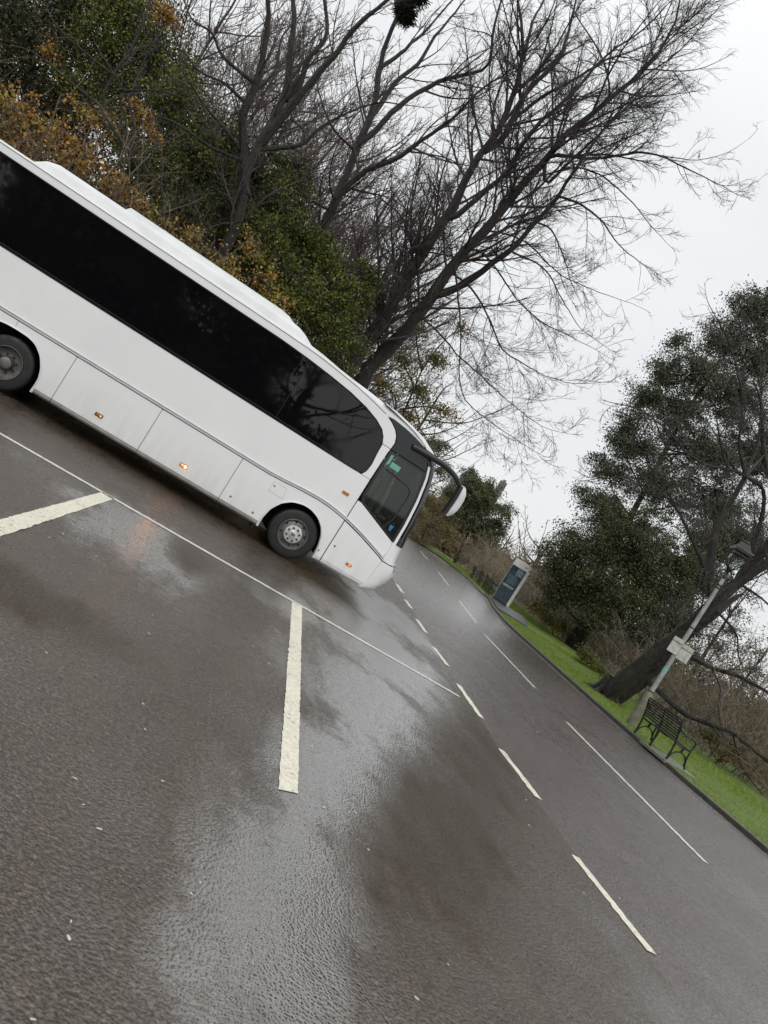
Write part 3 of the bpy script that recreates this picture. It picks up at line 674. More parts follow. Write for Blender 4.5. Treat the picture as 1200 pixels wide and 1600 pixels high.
# ---- wheels
def wheel(cx, side, dual=False):
    s_ = -1 if side == 0 else 1; yo = YN+.055 if side == 0 else YN+WD-.055
    w = MB(); h = lambda v: -s_*v                      # depth inwards
    R_ = .424
    w.lathe((cx, yo, R_), [(.262, h(.012)), (.275, h(.0)), (.33, h(.004)), (.385, h(.004)), (.408, h(.016)), (.422, h(.04)), (.424, h(.07)), (.424, h(.20)), (.41, h(.24)), (.27, h(.25)), (.262, h(.2))], 'y', 48)
    ty = obj('wheel', w, M['rubber'], coach, smooth=True)
    tr = MB()
    for k in (.085, .125, .165): tr.lathe((cx, yo, R_), [(.4245, h(k)), (.4245, h(k+.012))], 'y', 48)
    obj('tread_groove', tr, M['under'], ty)
    rm = MB()
    if not dual:
        rm.lathe((cx, yo, R_), [(.165, h(.03)), (.155, h(.012)), (.147, h(-.012)), (.135, h(-.016)), (.075, h(-.016)), (.072, h(-.03)), (.062, h(-.035)), (.001, h(-.035))], 'y', 40)
        obj('rim_well', MB().lathe((cx, yo, R_), [(.262, h(.0)), (.255, h(-.004)), (.245, h(.004)), (.235, h(.03)), (.215, h(.05)), (.19, h(.045)), (.16, h(.02))], 'y', 40), M['steel_dark'], ty, smooth=True)
        rim = obj('rim', rm, M['steel'], ty, smooth=True)
        hs = MB()
        for k in range(8):
            a = 2*math.pi*(k+.3)/8; hs.lathe((cx+.205*math.cos(a), yo, R_+.205*math.sin(a)), [(.001, h(.043)), (.018, h(.040)), (.019, h(.055))], 'y', 10)
        obj('hand_hole', hs, M['under'], rim)
        for k in range(8):
            a = 2*math.pi*(k+.5)/8; nb = MB().lathe((cx+.108*math.cos(a), yo, R_+.108*math.sin(a)), [(.019, h(-.014)), (.017, h(-.032)), (.012, h(-.036)), (.001, h(-.036))], 'y', 8)
            obj('wheel_nut', nb, M['black'], rim)
        obj('hub_cap', MB().box((cx-.035, min(yo+h(-.036), yo+h(-.042)), R_-.022), (cx+.035, max(yo+h(-.036), yo+h(-.042)), R_+.022)), M['steel_dark'], rim)
    else:
        rm.lathe((cx, yo, R_), [(.262, h(.0)), (.255, h(-.004)), (.245, h(.006)), (.238, h(.06)), (.225, h(.12)), (.17, h(.13)), (.12, h(.125)), (.10, h(.08)), (.085, h(.03)), (.05, h(.015)), (.001, h(.015))], 'y', 40)
        rim = obj('rim', rm, M['steel_dark'], ty, smooth=True)
        for k in range(8):
            a = 2*math.pi*(k+.5)/8; nb = MB().lathe((cx+.14*math.cos(a), yo, R_+.14*math.sin(a)), [(.017, h(.128)), (.015, h(.10)), (.001, h(.098))], 'y', 8)
            obj('wheel_nut', nb, M['black'], rim)
    return ty
for side in (0, 1): wheel(2.06, side); wheel(-3.04, side, True)
mf = MB().box((1.40, YN+.06, .16), (1.425, YN+.40, .40)); obj('mud_flap', mf, M['black'], coach)
mf = MB().box((-3.70, YN+.06, .16), (-3.675, YN+.50, .45)); obj('mud_flap', mf, M['black'], coach)
# ---- mirror arms and heads, one each side
for side in (0, 1):
    s_ = -1 if side == 0 else 1; yo = YN if side == 0 else YN+WD
    pts = smooth_line([(2.98, yo+s_*.015, 2.735), (3.15, yo+s_*.035, 2.745), (3.54, yo+s_*.09, 2.755), (3.80, yo+s_*.10, 2.715), (4.00, yo+s_*.10, 2.62), (4.12, yo+s_*.10, 2.48), (4.13, yo+s_*.10, 2.36)], 5)
    ar = MB().tube(pts, np.interp(np.linspace(0, 1, len(pts)), [0, .04, .3, .6, .85, 1], [.05, .056, .052, .047, .038, .018]), 10)
    arm = obj('mirror_arm', ar, M['black'], coach, smooth=True)
    hd = []
    for z, x0, x1 in ((2.63, 4.05, 4.10), (2.60, 4.03, 4.14), (2.52, 4.04, 4.185), (2.42, 4.05, 4.205), (2.32, 4.05, 4.21), (2.22, 4.045, 4.20), (2.14, 4.04, 4.175), (2.08, 4.04, 4.14), (2.06, 4.06, 4.11)):
        cxm, hx = (x0+x1)/2, (x1-x0)/2; hy = .085 if 2.1 < z < 2.6 else .05
        hd.append([(cxm+hx*math.cos(a), yo+s_*.14+hy*math.copysign(abs(math.sin(a))**.6, math.sin(a)), z) for a in np.linspace(0, 2*math.pi, 17)])
    head = obj('mirror_head', MB().grid(np.array(hd)), M['whitetrim'], arm, smooth=True)
    gl = MB()
    G = [[(x0-.02, yo+s_*.14+dy, z) for dy in (-.08, .08)] for z, x0 in ((2.61, 4.02), (2.52, 4.025), (2.42, 4.03), (2.32, 4.03), (2.22, 4.025), (2.14, 4.02), (2.07, 4.02))]
    G2 = [[(a+.055, b, c) for a, b, c in r_] for r_ in G]
    gl.grid(np.array(G)); gl.grid(np.array([[r_[0] for r_ in G], [r_[0] for r_ in G2]])); gl.grid(np.array([[r_[1] for r_ in G], [r_[1] for r_ in G2]]))
    obj('mirror_glass', gl, M['black'], head)
# wiper pivot at the foot of the windscreen
wpv = MB().tube([(3.70, YN+.12, 1.19), (3.80, YN+.12, 1.20)], .03, 8); wpv.tube([(3.80, YN+.12, 1.2), (3.90, YN+.5, 1.35), (3.97, YN+1.0, 1.40)], .012, 5); obj('wiper', wpv, M['black'], coach)

# ------------------------------------------------------------------ street furniture
LX, LY, LZ = 13.36, 17.95, .13
lamp = thing('street_lamp', 'grey lamp post with black four-sided lantern standing in the grass verge by the bench', 'street lamp', (LX, LY, LZ))
mb = MB(); mb.lathe((LX, LY, LZ), [(.001, -.1), (.125, -.1), (.125, .0), (.12, .75), (.11, .92), (.08, 1.0), (.068, 1.02)], 'z', 16); obj('base', mb, M['mossy'], lamp, smooth=True)
mb = MB(); mb.lathe((LX, LY, LZ), [(.068, 1.0), (.064, 2.2), (.058, 3.5), (.05, 4.35), (.05, 4.62), (.001, 4.62)], 'z', 14); pole = obj('pole', mb, M['galv'], lamp, smooth=True)
for z, r in ((1.03, .08), (3.05, .066), (4.32, .072), (4.40, .085)):
    obj('collar', MB().lathe((LX, LY, LZ), [(.05, z-.02), (r, z-.015), (r, z+.015), (.05, z+.02)], 'z', 14), M['iron'], pole)
obj('cable_tie', MB().lathe((LX, LY, LZ), [(.062, 1.62), (.068, 1.64), (.068, 1.78), (.062, 1.8)], 'z', 12), M['green_tag'], pole)
mb = MB(); mb.lathe((LX, LY, LZ), [(.05, 4.60), (.06, 4.66), (.035, 4.72), (.03, 4.80), (.075, 4.86), (.085, 4.92), (.03, 4.95), (.001, 4.95)], 'z', 14)
lan = obj('lantern', mb, M['iron'], lamp, smooth=True)
fr = MB()
for k in range(4):
    a = math.radians(25+90*k); c, s = math.cos(a), math.sin(a)
    fr.tube([(LX+r*c, LY+r*s, LZ+z) for r, z in ((.06, 4.90), (.17, 5.00), (.25, 5.16), (.285, 5.34), (.29, 5.44))], .017, 6)
    fr.tube([(LX+r*math.cos(a+.785), LY+r*math.sin(a+.785), LZ+z) for r, z in ((.05, 4.92), (.17, 5.2), (.20, 5.42))], .010, 5)
obj('frame', fr, M['iron'], lan)
G = [[(LX+r*math.cos(math.radians(25+90*k)), LY+r*math.sin(math.radians(25+90*k)), LZ+z) for k in range(5)] for r, z in ((.07, 4.94), (.16, 5.02), (.235, 5.17), (.265, 5.34), (.27, 5.42))]
obj('lantern_glass', MB().grid(np.array(G)), M['lantern'], lan)
def sqring(prof):
    return np.array([[(LX+r*1.0*math.cos(math.radians(25+90*k)), LY+r*math.sin(math.radians(25+90*k)), LZ+z) for k in range(5)] for r, z in prof])
obj('lantern_hood', MB().grid(sqring([(.001, 5.40), (.20, 5.40), (.20, 5.33), (.22, 5.33), (.31, 5.42), (.34, 5.43), (.34, 5.50), (.30, 5.52), (.17, 5.66), (.16, 5.70), (.001, 5.71)])), M['iron'], lan)
obj('finial', MB().lathe((LX, LY, LZ), [(.10, 5.70), (.11, 5.74), (.06, 5.77), (.02, 5.80), (.03, 5.84), (.001, 5.86)], 'z', 12), M['iron'], lan, smooth=True)
# two plates seen from behind, back to back on one bracket
def plate(cx, w, h, zc, label, tilt):
    t = thing('notice_board', label, 'sign', (LX, LY-.08, LZ+zc))
    cyy = LY-.085; d = np.array([cyw, -syw, 0]); u_ = np.array([0, 0, 1.]); n_ = np.array([syw, cyw, 0]); c = np.array([LX, cyy, LZ+zc]) + d*cx
    obj('board', MB().obox(c, d*w/2, n_*.006, u_*h/2), M['signback'], t, bevel=.003)
    obj('channel', MB().obox(c+np.array([0, 0, h*.26])-n_*.016, d*w/2*.96, n_*.010, u_*.014), M['galv'], t)
    return t
plate(-.17, .30, .44, 2.42, 'weathered pale plate fixed to the left side of the lamp post', 0)
plate(.16, .34, .44, 2.36, 'weathered pale plate fixed to the right side of the lamp post', 0)

def make_bench(x0, y0, z0, label, group, yaw=0.):
    """back towards -x (the road), ends at y0 and y0+1.42"""
    L_ = 1.42
    t = thing('park_bench', label, 'bench', (x0, y0, z0), group)
    ends = (0, .71, 1.42)
    for k, yy in enumerate(ends):
        y = y0+yy; f = MB()
        f.tube([(x0, y, z0), (x0-.0, y, z0+.22), (x0-.02, y, z0+.44), (x0-.09, y, z0+.70), (x0-.17, y, z0+.92)], [.026, .022, .024, .022, .020], 6)
        if k != 1:
            f.tube(smooth_line([(x0-.15, y, z0+.86), (x0-.04, y, z0+.74), (x0+.16, y, z0+.69), (x0+.40, y, z0+.69), (x0+.47, y, z0+.62), (x0+.46, y, z0+.50), (x0+.42, y, z0+.42)], 4), .019, 6)
            f.tube(smooth_line([(x0+.57, y, z0), (x0+.50, y, z0+.12), (x0+.46, y, z0+.28), (x0+.46, y, z0+.44)], 4), .022, 6)
            th_ = np.linspace(0, math.pi, 12); f.tube([(x0+.26+.235*math.cos(a), y, z0+.06+.24*math.sin(a)) for a in th_], .018, 6)
            f.tube([(x0+.24, y, z0+.30), (x0+.26, y, z0+.42)], .03, 6)
        else:
            f.tube([(x0+.02, y, z0+.42), (x0+.02, y, z0)], .016, 5)
        f.tube([(x0-.02, y, z0+.44), (x0+.2, y, z0+.405), (x0+.46, y, z0+.43)], .018, 6)
        obj('end_frame' if k != 1 else 'middle_frame', f, M['iron'], t)
    b = MB()
    for i in range(8):
        s_ = i/7; z = z0+.52+.42*s_; x = x0-.045-.135*s_
        b.obox((x+.012, y0+L_/2, z), (.0055, 0, -.001), (0, L_/2, 0), (.004, 0, .017))
    obj('backrest', b, M['iron'], t)
    b = MB()
    for i in range(7):
        x = x0+.03+.065*i; b.obox((x, y0+L_/2, z0+.445-.02*math.sin(i/6*math.pi)), (.022, 0, 0), (0, L_/2, 0), (0, 0, .006))
    obj('seat', b, M['iron'], t)
    return t
nb = make_bench(12.50, 15.07, .125, 'black slatted cast iron bench on the verge beside the lamp post', None)
sl = MB().box((12.32, 14.85, .05), (13.30, 15.95, .122)); struct(obj('paving_slab', sl, M['slab'], bevel=.01))
def copy_tree(o, par=None):
    c = o.copy(); COL.objects.link(c); c.parent = par
    for ch in KIDS.get(o.name, []): copy_tree(ch, c)
    return c
far = [(18.05, 42.3, 'nearest bench of the distant row of black benches, beside the sign pillar'), (18.85, 45.0, 'second bench of the distant row counting from the sign pillar'),
       (19.55, 47.8, 'third bench of the distant row counting from the sign pillar'), (20.15, 50.9, 'last bench of the distant row, farthest from the sign pillar')]
for x, y, lb in far:
    c = copy_tree(nb); c.location = (x+.45, y-.2, .15); c.rotation_euler.z = -.25
    c['label'] = lb; c['group'] = 'distant row of benches'
    sb = MB().box((x+.1, y-.45, .02), (x+1.2, y+1.0, .125)); struct(obj('paving_slab', sb, M['slab']))

# sign pillar
kb = P(779.5, 943.5, 40.4); KX, KY, KZ = kb[0], 40.4, .19
kio = thing('sign_pillar', 'tall white framed information pillar with a dark blue panel at the far bend', 'sign pillar', (KX, KY, KZ))
d = np.array([cyw, -syw, 0]); d = np.array([math.cos(.42), -math.sin(.42), 0]); n_ = np.array([-math.sin(.42), -math.cos(.42), 0]); u_ = np.array([0, 0, 1.])
def kb_(x, z, w, h, t0, t1): return MB().obox(np.array([KX, KY, KZ])+d*x+u_*z+n_*(t0+t1)/2, d*w/2, n_*(t1-t0)/2, u_*h/2)
obj('casing', kb_(.0, 1.33, 1.06, 2.66, -.12, .0), M['kwhite'], kio, bevel=.01)
obj('panel', kb_(-.075, 1.14, .88, 2.20, .002, .03), M['knavy'], kio, bevel=.004)
obj('picture', kb_(.10, 1.98, .42, .42, .031, .034), M['kpic'], kio)
obj('bright_strip', kb_(-.10, 1.02, .68, .13, .031, .034), M['kstrip'], kio)
tx = MB()
for i in range(7): 
    c = np.array([KX, KY, KZ])+d*(-.10+.02*math.sin(i*2.1))+u_*(1.22+.075*i)+n_*.033; tx.obox(c, d*(.26+.05*math.sin(i*3.)), n_*.001, u_*.010)
obj('text_lines', tx, M['kstrip'], kio)
obj('plinth', kb_(-.05, .03, .92, .10, .002, .05), M['black'], kio)
obj('side_trim', kb_(.49, 1.33, .10, 2.66, .001, .045), M['kwhite'], kio, bevel=.004)

# castle-like house far behind the round tree
HC = P(760, 762, 120); hx, hy = HC[0], 120.
hz = HC[2]
ho = thing('castle_house', 'grey stone castle-like house with pointed turret roof rising behind the round evergreen', 'house', (hx, hy, -1.5))
obj('wall', MB().box((hx-3.5, hy, -1.5), (hx+1.6, hy+8, hz-1.2)), M['stone'], ho)
cr_ = MB()
for i in range(6): cr_.box((hx-.6+i*.55, hy-.1, hz-1.3), (hx-.6+i*.55+.32, hy+.3, hz+1.0 if i < 3 else hz+.5))
obj('battlement', cr_, M['stone'], ho)
obj('tower', MB().box((hx-.7, hy+.02, hz-3), (hx+1.2, hy+2, hz+.6)), M['stone'], ho)
ap = P(747, 727, 120); bl = P(722, 745, 120)
G = [[(ap[0]-.1+r*math.cos(a), hy+1.5+r*math.sin(a), z) for a in np.linspace(0, 2*math.pi, 9)] for r, z in ((.02, ap[2]), (1.05, ap[2]-2.9), (1.1, ap[2]-3.1))]
rf = obj('turret_roof', MB().grid(np.array(G)), M['slate'], ho)
obj('turret', MB().lathe((ap[0]-.1, hy+1.5, 0), [(.95, -1.5), (.95, ap[2]-3.0)], 'z', 12), M['stone'], ho)
ch = P(786, 762, 120)
obj('chimney', MB().box((ch[0]-.5, hy+.5, hz-4), (ch[0]+.5, hy+1.5, ch[2]+1.0)), M['stone'], ho)
obj('chimney_pot', MB().lathe((ch[0], hy+1, ch[2]+1.0), [(.3, 0), (.32, .3), (.2, .35)], 'z', 8), M['stone'], ho)

# pale scraps on the wet tarmac
def ground_at(x, y):
    d_ = FW + RT*(x-600)/F_PX + UP*(800-y)/F_PX; t_ = -CAM_H/d_[2]; return t_*d_[0], t_*d_[1]
scr = [(223, 1100), (226, 1140), (117, 1217), (110, 1441), (312, 1380), (298, 1397), (575, 1328), (72, 1020), (253, 1221), (130, 1258), (487, 1167), (505, 1262), (50, 1594), (155, 1296), (107, 1467), (822, 1250), (827, 1290),
       (232, 990), (238, 962), (30, 825), (172, 848), (150, 870), (98, 834), (77, 840), (395, 1010), (528, 1173), (555, 1270), (912, 1395), (968, 1404), (840, 1143), (650, 1560), (700, 1508), (420, 1037)]
first = None
for i, (x, y) in enumerate(scr):
    gx, gy = ground_at(x, y); 
    if i in (0, 1, 2, 3, 6) or first is None or True:
        if first is None:
            mb = MB(); pts = [(.012*math.cos(a)*(1+.35*math.sin(3*a+1)), .007*math.sin(a)*(1+.3*math.cos(2*a))) for a in np.linspace(0, 2*math.pi, 10)[:-1]]
            mb.prism([(gx+a, gy+b) for a, b in pts], .001, .005, 'xy'); first = obj('litter_scrap', mb, M['litter'], origin=(gx, gy, 0)); o = first
            tag(first, 'tiny pale scrap lying on the wet tarmac', 'scrap', 'pale scraps strewn over the wet tarmac')
        else:
            o = first.copy(); COL.objects.link(o); o.location = (gx, gy, 0)
        s_ = rng.uniform(.45, 1.15) * (1.2 if gy > 5 else .9); o.scale = (s_, s_*rng.uniform(.6, 1.3), 1); o.rotation_euler.z = rng.uniform(0, 6.28)

# ------------------------------------------------------------------ vegetation
def unit(a): return a/(np.linalg.norm(a, axis=-1, keepdims=True)+1e-9)
def grow(p, d, ln, K, wander, up, r):
    """N branches as (N,K,3) polylines"""
    N = len(p); out = np.empty((N, K, 3)); out[:, 0] = p; d = unit(d); drift = r.normal(0, 1, (N, 3))
    for i in range(1, K):
        drift = .55*drift + .85*r.normal(0, 1, (N, 3))
        d = unit(d + wander*drift + np.array([0, 0, 1.])*np.asarray(up).reshape(-1, 1) if np.ndim(up) else d + wander*drift + np.array([0, 0, up]))
        out[:, i] = out[:, i-1] + d*(ln/(K-1))[:, None]
    return out
def spawn(br, rad, per_m, tmin, tmax, amin, amax, lmul, lmin, lmax, K, wander, up, r, rr=.55, plen=None):
    """children off branches br (N,K0,3) with radii rad (N,K0)"""
    N, K0 = br.shape[:2]; ln = np.linalg.norm(np.diff(br, axis=1), axis=2).sum(1)
    cnt = r.poisson(np.maximum(ln*per_m*(tmax-tmin), .01)); idx = np.repeat(np.arange(N), cnt)
    if len(idx) == 0: return np.zeros((0, K, 3)), np.zeros((0, K))
    t = r.uniform(tmin, tmax, len(idx)); f = t*(K0-1); i0 = np.minimum(f.astype(int), K0-2); w = (f-i0)[:, None]
    p = br[idx, i0]*(1-w) + br[idx, i0+1]*w; tg = unit(br[idx, i0+1]-br[idx, i0])
    rp = rad[idx, i0]*(1-w[:, 0]) + rad[idx, i0+1]*w[:, 0]
    pr_ = unit(np.cross(tg, r.normal(0, 1, p.shape))); a = r.uniform(amin, amax, len(idx))[:, None]
    d = tg*np.cos(a) + pr_*np.sin(a)
    L_ = np.clip(ln[idx]*lmul*(1.15-.75*t)*r.uniform(.5, 1.3, len(idx)), lmin, lmax)
    c = grow(p, d, L_, K, wander, up, r)
    r0 = np.minimum(rp*rr, L_*.0125+.0015)
    return c, r0[:, None]*np.linspace(1, .28, K)[None]
def tubes(br, rad, n=3):
    N, K = br.shape[:2]
    if N == 0: return np.zeros((0, 3)), np.zeros((0, 4), int)
    tg = np.empty_like(br); tg[:, 1:-1] = br[:, 2:]-br[:, :-2]; tg[:, 0] = br[:, 1]-br[:, 0]; tg[:, -1] = br[:, -1]-br[:, -2]; tg = unit(tg)
    ref = np.where(np.abs(tg[:, :1, 2:3]) > .85, np.array([[[1., .2, 0]]]), np.array([[[.1, .2, 1.]]]))
    a = unit(np.cross(tg, np.broadcast_to(ref, tg.shape))); b = np.cross(tg, a); th = np.arange(n)*2*math.pi/n
    V = br[:, :, None] + rad[:, :, None, None]*(a[:, :, None]*np.cos(th)[None, None, :, None] + b[:, :, None]*np.sin(th)[None, None, :, None])
    base = np.arange(N)[:, None, None]*K*n; i = np.arange(K-1)[None, :, None]*n; j = np.arange(n)[None, None, :]; j2 = (j+1) % n
    F = np.stack([base+i+j, base+i+j2, base+i+n+j2, base+i+n+j], -1).reshape(-1, 4)
    return V.reshape(-1, 3), F
def join(parts):
    V, F, o = [], [], 0
    for v, f in parts:
        V.append(v); F.append(f+o); o += len(v)
    return np.concatenate(V), np.concatenate(F)
def resample(pts, K):
    s = smooth_line3(pts); seg = np.r_[0, np.cumsum(np.linalg.norm(np.diff(s, axis=0), axis=1))]; q_ = np.linspace(0, seg[-1], K)
    return np.stack([np.interp(q_, seg, s[:, k]) for k in range(3)], 1)
def smooth_line3(p, k=8):
    p = np.asarray(p, float); out = []
    if len(p) < 3: return p
    q_ = np.vstack([2*p[0]-p[1], p, 2*p[-1]-p[-2]])
    for i in range(1, len(q_)-2):
        for t_ in np.arange(k)/k:
            a, b, c, d = q_[i-1:i+3]; out.append(.5*((2*b) + (c-a)*t_ + (2*a-5*b+4*c-d)*t_**2 + (-a+3*b-3*c+d)*t_**3))
    out.append(p[-1]); return np.array(out)
def leaves(p, size, r, droop=0., aspect=.55, normal=None):
    """one small pointed leaf at every position"""
    N = len(p); d = unit(r.normal(0, 1, (N, 3)) + np.array([0, 0, -droop])); s = unit(np.cross(d, r.normal(0, 1, (N, 3))))
    L_ = (size*r.uniform(.6, 1.3, N))[:, None]
    V = np.stack([p, p+d*L_*.5+s*L_*aspect*.5, p+d*L_, p+d*L_*.5-s*L_*aspect*.5], 1)
    F = np.arange(N*4).reshape(-1, 4); return V.reshape(-1, 3), F
KM = 22
def bare_tree(name, label, cat, limbs, seed, bark, twig, l1=1.6, l2=2.6, l3=5, up1=.05, len1=.33, tmax_len=3.2, group=None, base=None, fine=.006, leafy=None, tw=.17, droop=0., nt_=1.0, twa=(.40, 1.10)):
    """limbs: list of (points, r0, r1); the first few are the trunks"""
    r = np.random.default_rng(seed); base = limbs[0][0][0] if base is None else base
    t = thing(name, label, cat, tuple(base), group)
    mb = MB(); B = []; Rd = []
    for pts, r0, r1 in limbs:
        q_ = resample(pts, KM); q_[1:-1] += r.normal(0, .012, (KM-2, 3))*np.linalg.norm(q_[-1]-q_[0])*.12
        rd = r0 + (r1-r0)*np.linspace(0, 1, KM)**.8; rd = rd*(1+r.normal(0, .04, KM))
        n0 = mb.n; ns = 28 if r0 > .3 else 14 if r0 > .1 else 6; mb.tube(q_, rd, ns); (B.append(q_), Rd.append(rd)) if q_[-1, 2] > .3 else None
        if r0 > .1:
            vv = mb.v[-1].reshape(KM, ns, 3); lob = (r.normal(0, .10 if r0 < .4 else .15, (1, ns))+r.normal(0, .05, (KM, ns)))*np.linspace(1.3, .5, KM)[:, None]
            vv += (vv-q_[:, None])*lob[..., None]
    obj('trunk', mb, M[bark], t, smooth=True, recalc=False)
    B = np.array(B); Rd = np.array(Rd)
    c1, r1_ = spawn(B, Rd, l1, .22, 1, .45, 1.15, len1, .5, tmax_len, 10, tw*.55, up1, r, .5)
    # continuations at the limb tips
    tips = grow(B[:, -1], B[:, -1]-B[:, -2], np.clip(Rd[:, -1]*60, .35, tmax_len*.5), 10, tw*.4, up1, r); c1 = np.concatenate([c1, tips]); r1_ = np.concatenate([r1_, Rd[:, -1:]*np.linspace(1, .3, 10)[None]])
    c2, r2_ = spawn(c1, r1_, l2, .12, 1, twa[0], twa[1]+.1, .45, .3, 1.5, 7, tw, up1-droop, r, .6)
    c3, r3_ = spawn(c2, r2_, l3*nt_, .1, 1, twa[0], twa[1], .5, .18, .8, 4, tw*1.2, up1-droop, r, .65)
    r2_ = np.maximum(r2_, fine*.6); r3_ = np.maximum(r3_, fine*.5)*np.linspace(1, .5, 4)[None]
    parts = [tubes(c1, np.maximum(r1_, fine*.8), 5), tubes(c2, r2_, 3), tubes(c3, r3_, 3)]
    V, F = join(parts); raw('crown', V, F, M[twig], t, smooth=True)
    if leafy:
        mat, frac, size = leafy; p = c3[:, -1]; k = r.random(len(p)) < frac; V, F = leaves(p[k], size, r, 1.0); raw('leaves', V, F, M[mat], t)
    return t, len(c3)
def leafy_tree(name, label, cat, base, blobs, seed, mat, bark='bark', n_clump=60, per=150, leaf=.07, clump=.45, trunk_r=.12, droop=.3, flat=.7, group=None, twig='twig', shell=.55, open_=0., leaf2=None, limb_r=.03, twigs=True, aspect=.55):
    """blobs: (centre, radius) pairs that make up the crown; leaves sit in many small clumps on them"""
    r = np.random.default_rng(seed); base = np.array(base, float)
    t = thing(name, label, cat, tuple(base), group); mb = MB()
    C_ = np.array([b[0] for b in blobs], float); Rb = np.array([b[1] for b in blobs]); top = C_.mean(0)
    bend = base*.55+top*.45 + r.normal(0, .1, 3)
    mb.tube(resample([base-np.array([0, 0, .15]), base*.8+bend*.2+r.normal(0, .03, 3), bend, top], 14), np.linspace(trunk_r, trunk_r*.3, 14)*(1+r.normal(0, .05, 14)), 8)
    cl = []; lim = []
    vol = Rb**2; cnt = np.maximum(3, (n_clump*vol/vol.sum())).astype(int)
    for c, R_, k in zip(C_, Rb, cnt):
        st = base*.35+top*.65 if np.linalg.norm(c-top) > .01 else bend
        hh = np.clip((c[2]-np.hypot(*(c-top)[:2])*.6-base[2])/(top[2]-base[2]+1e-6), .3, 1); s0 = base*(1-hh)+top*hh
        mb.tube(resample([s0, (s0+c)/2+r.normal(0, .15, 3)*R_+np.array([0, 0, .1*R_]), c], 8), np.linspace(min(trunk_r*.4, limb_r*1.6), limb_r*.5, 8), 5)
        v = unit(r.normal(0, 1, (k, 3))); rr = R_*(r.random(k)**shell); p = c + v*rr[:, None]*np.array([1, 1, flat])
        cl.append(p); lim.append(np.stack([np.broadcast_to(c, p.shape)+r.normal(0, .1, p.shape)*R_, p], 1))
    obj('trunk', mb, M[bark], t, smooth=True, recalc=False)
    cl = np.concatenate(cl); lim = np.concatenate(lim)
    # limb out to every clump
    K = 6; br = np.stack([lim[:, 0]*(1-s)+lim[:, 1]*s for s in np.linspace(0, 1, K)], 1); br[:, 1:-1] += r.normal(0, .06, (len(br), K-2, 3))
    per_k = np.maximum(4, r.poisson(per, len(cl))); idx = np.repeat(np.arange(len(cl)), per_k)
    cs = clump*r.uniform(.55, 1.35, len(cl))
    off = r.normal(0, .42, (len(idx), 3))*np.array([1, 1, .62]); off += (np.linalg.norm(off[:, :2], axis=1)**2*-.35)[:, None]*np.array([0, 0, 1])
    p = cl[idx] + off*cs[idx][:, None]
    V, F = leaves(p, leaf, r, droop, aspect)
    parts_t = [tubes(br, np.full((len(br), K), limb_r*.5)*np.linspace(1.2, .4, K)[None], 4)]
    if twigs:
        c2, r2_ = spawn(br, np.full((len(br), K), limb_r*.5), 3., .3, 1, .3, 1.1, .5, .25, clump*1.5, 4, .15, 0, r, .5); parts_t.append(tubes(c2, np.maximum(r2_, .004), 3))
    tv, tf = join(parts_t); raw('branches', tv, tf, M[twig], t, smooth=True)
    k = len(V)//4
    if leaf2:
        m2, frac = leaf2; side = r.random(len(cl)) < frac; sel = side[idx]
        Vq = V.reshape(-1, 4, 3)
        for nm, mk_, s_ in (('foliage', mat, ~sel), ('foliage', m2, sel)):
            if s_.sum(): raw(nm, Vq[s_].reshape(-1, 3), np.arange(int(s_.sum())*4).reshape(-1, 4), M[mk_], t)
    else: raw('foliage', V, F, M[mat], t)
    return t, k
def brush(name, label, cat, x0, x1, y0, y1, z, h, n, seed, twig, lf=None, lean=.35, fine=.006, up=.06, group=None, leaf=.05, lfrac=.5, spread=.5, l2=3., zf=None):
    """thicket of thin upright stems"""
    r = np.random.default_rng(seed); c = np.array([(x0+x1)/2, (y0+y1)/2, z])
    t = thing(name, label, cat, tuple(c), group)
    p = np.c_[r.uniform(x0, x1, n), r.uniform(y0, y1, n), np.full(n, z)]
    if zf is not None: p[:, 2] = zf(p[:, 0], p[:, 1])-.1
    d = np.c_[r.normal(0, lean, n), r.normal(0, lean, n), np.ones(n)]; L_ = h*r.uniform(.45, 1.15, n)
    b = grow(p, d, L_, 9, .13, up-.03, r); rd = (L_*.006+.004)[:, None]*np.linspace(1, .35, 9)[None]
    c1, r1_ = spawn(b, rd, 2.2, .15, 1, .3, 1.0, spread, .3, 2., 6, .15, .02, r, .6)
    c2, r2_ = spawn(c1, r1_, l2, .1, 1, .3, 1.0, .55, .15, .9, 4, .16, .0, r, .6)
    V, F = join([tubes(b, rd, 4), tubes(c1, np.maximum(r1_, fine*.7), 3), tubes(c2, np.maximum(r2_, fine*.5), 3)]); raw('stems', V, F, M[twig], t, smooth=True)
    if lf:
        q_ = np.concatenate([c2[:, -1], c1[:, -1], c2[:, 2]]); q_ = q_[r.random(len(q_)) < lfrac]
        V, F = leaves(q_, leaf, r, .5); raw('leaves', V, F, M[lf], t)
    return t, len(c2)

def bank_z(x, y):
    h = 2.6*(1-np.exp(-(y-17.5)/5)) * (1/(1+np.exp((x-1.5-(y-17)*.10)/1.2)))
    return np.where(x < -6, h + np.minimum(3.0, (-6-x)*.25)*(1-np.exp(-np.maximum(y-17.5, 0)/9)), h)-.1
def foot(x, y): return np.array([x, y, float(bank_z(x, y)) if y > 17.5 and x < 8 else -.02])
def PP(lst, Y, dy=0.): return [P(x, y, Y + dy*(i/(max(1, len(lst)-1)))) for i, (x, y) in enumerate(lst)]
tot = {}

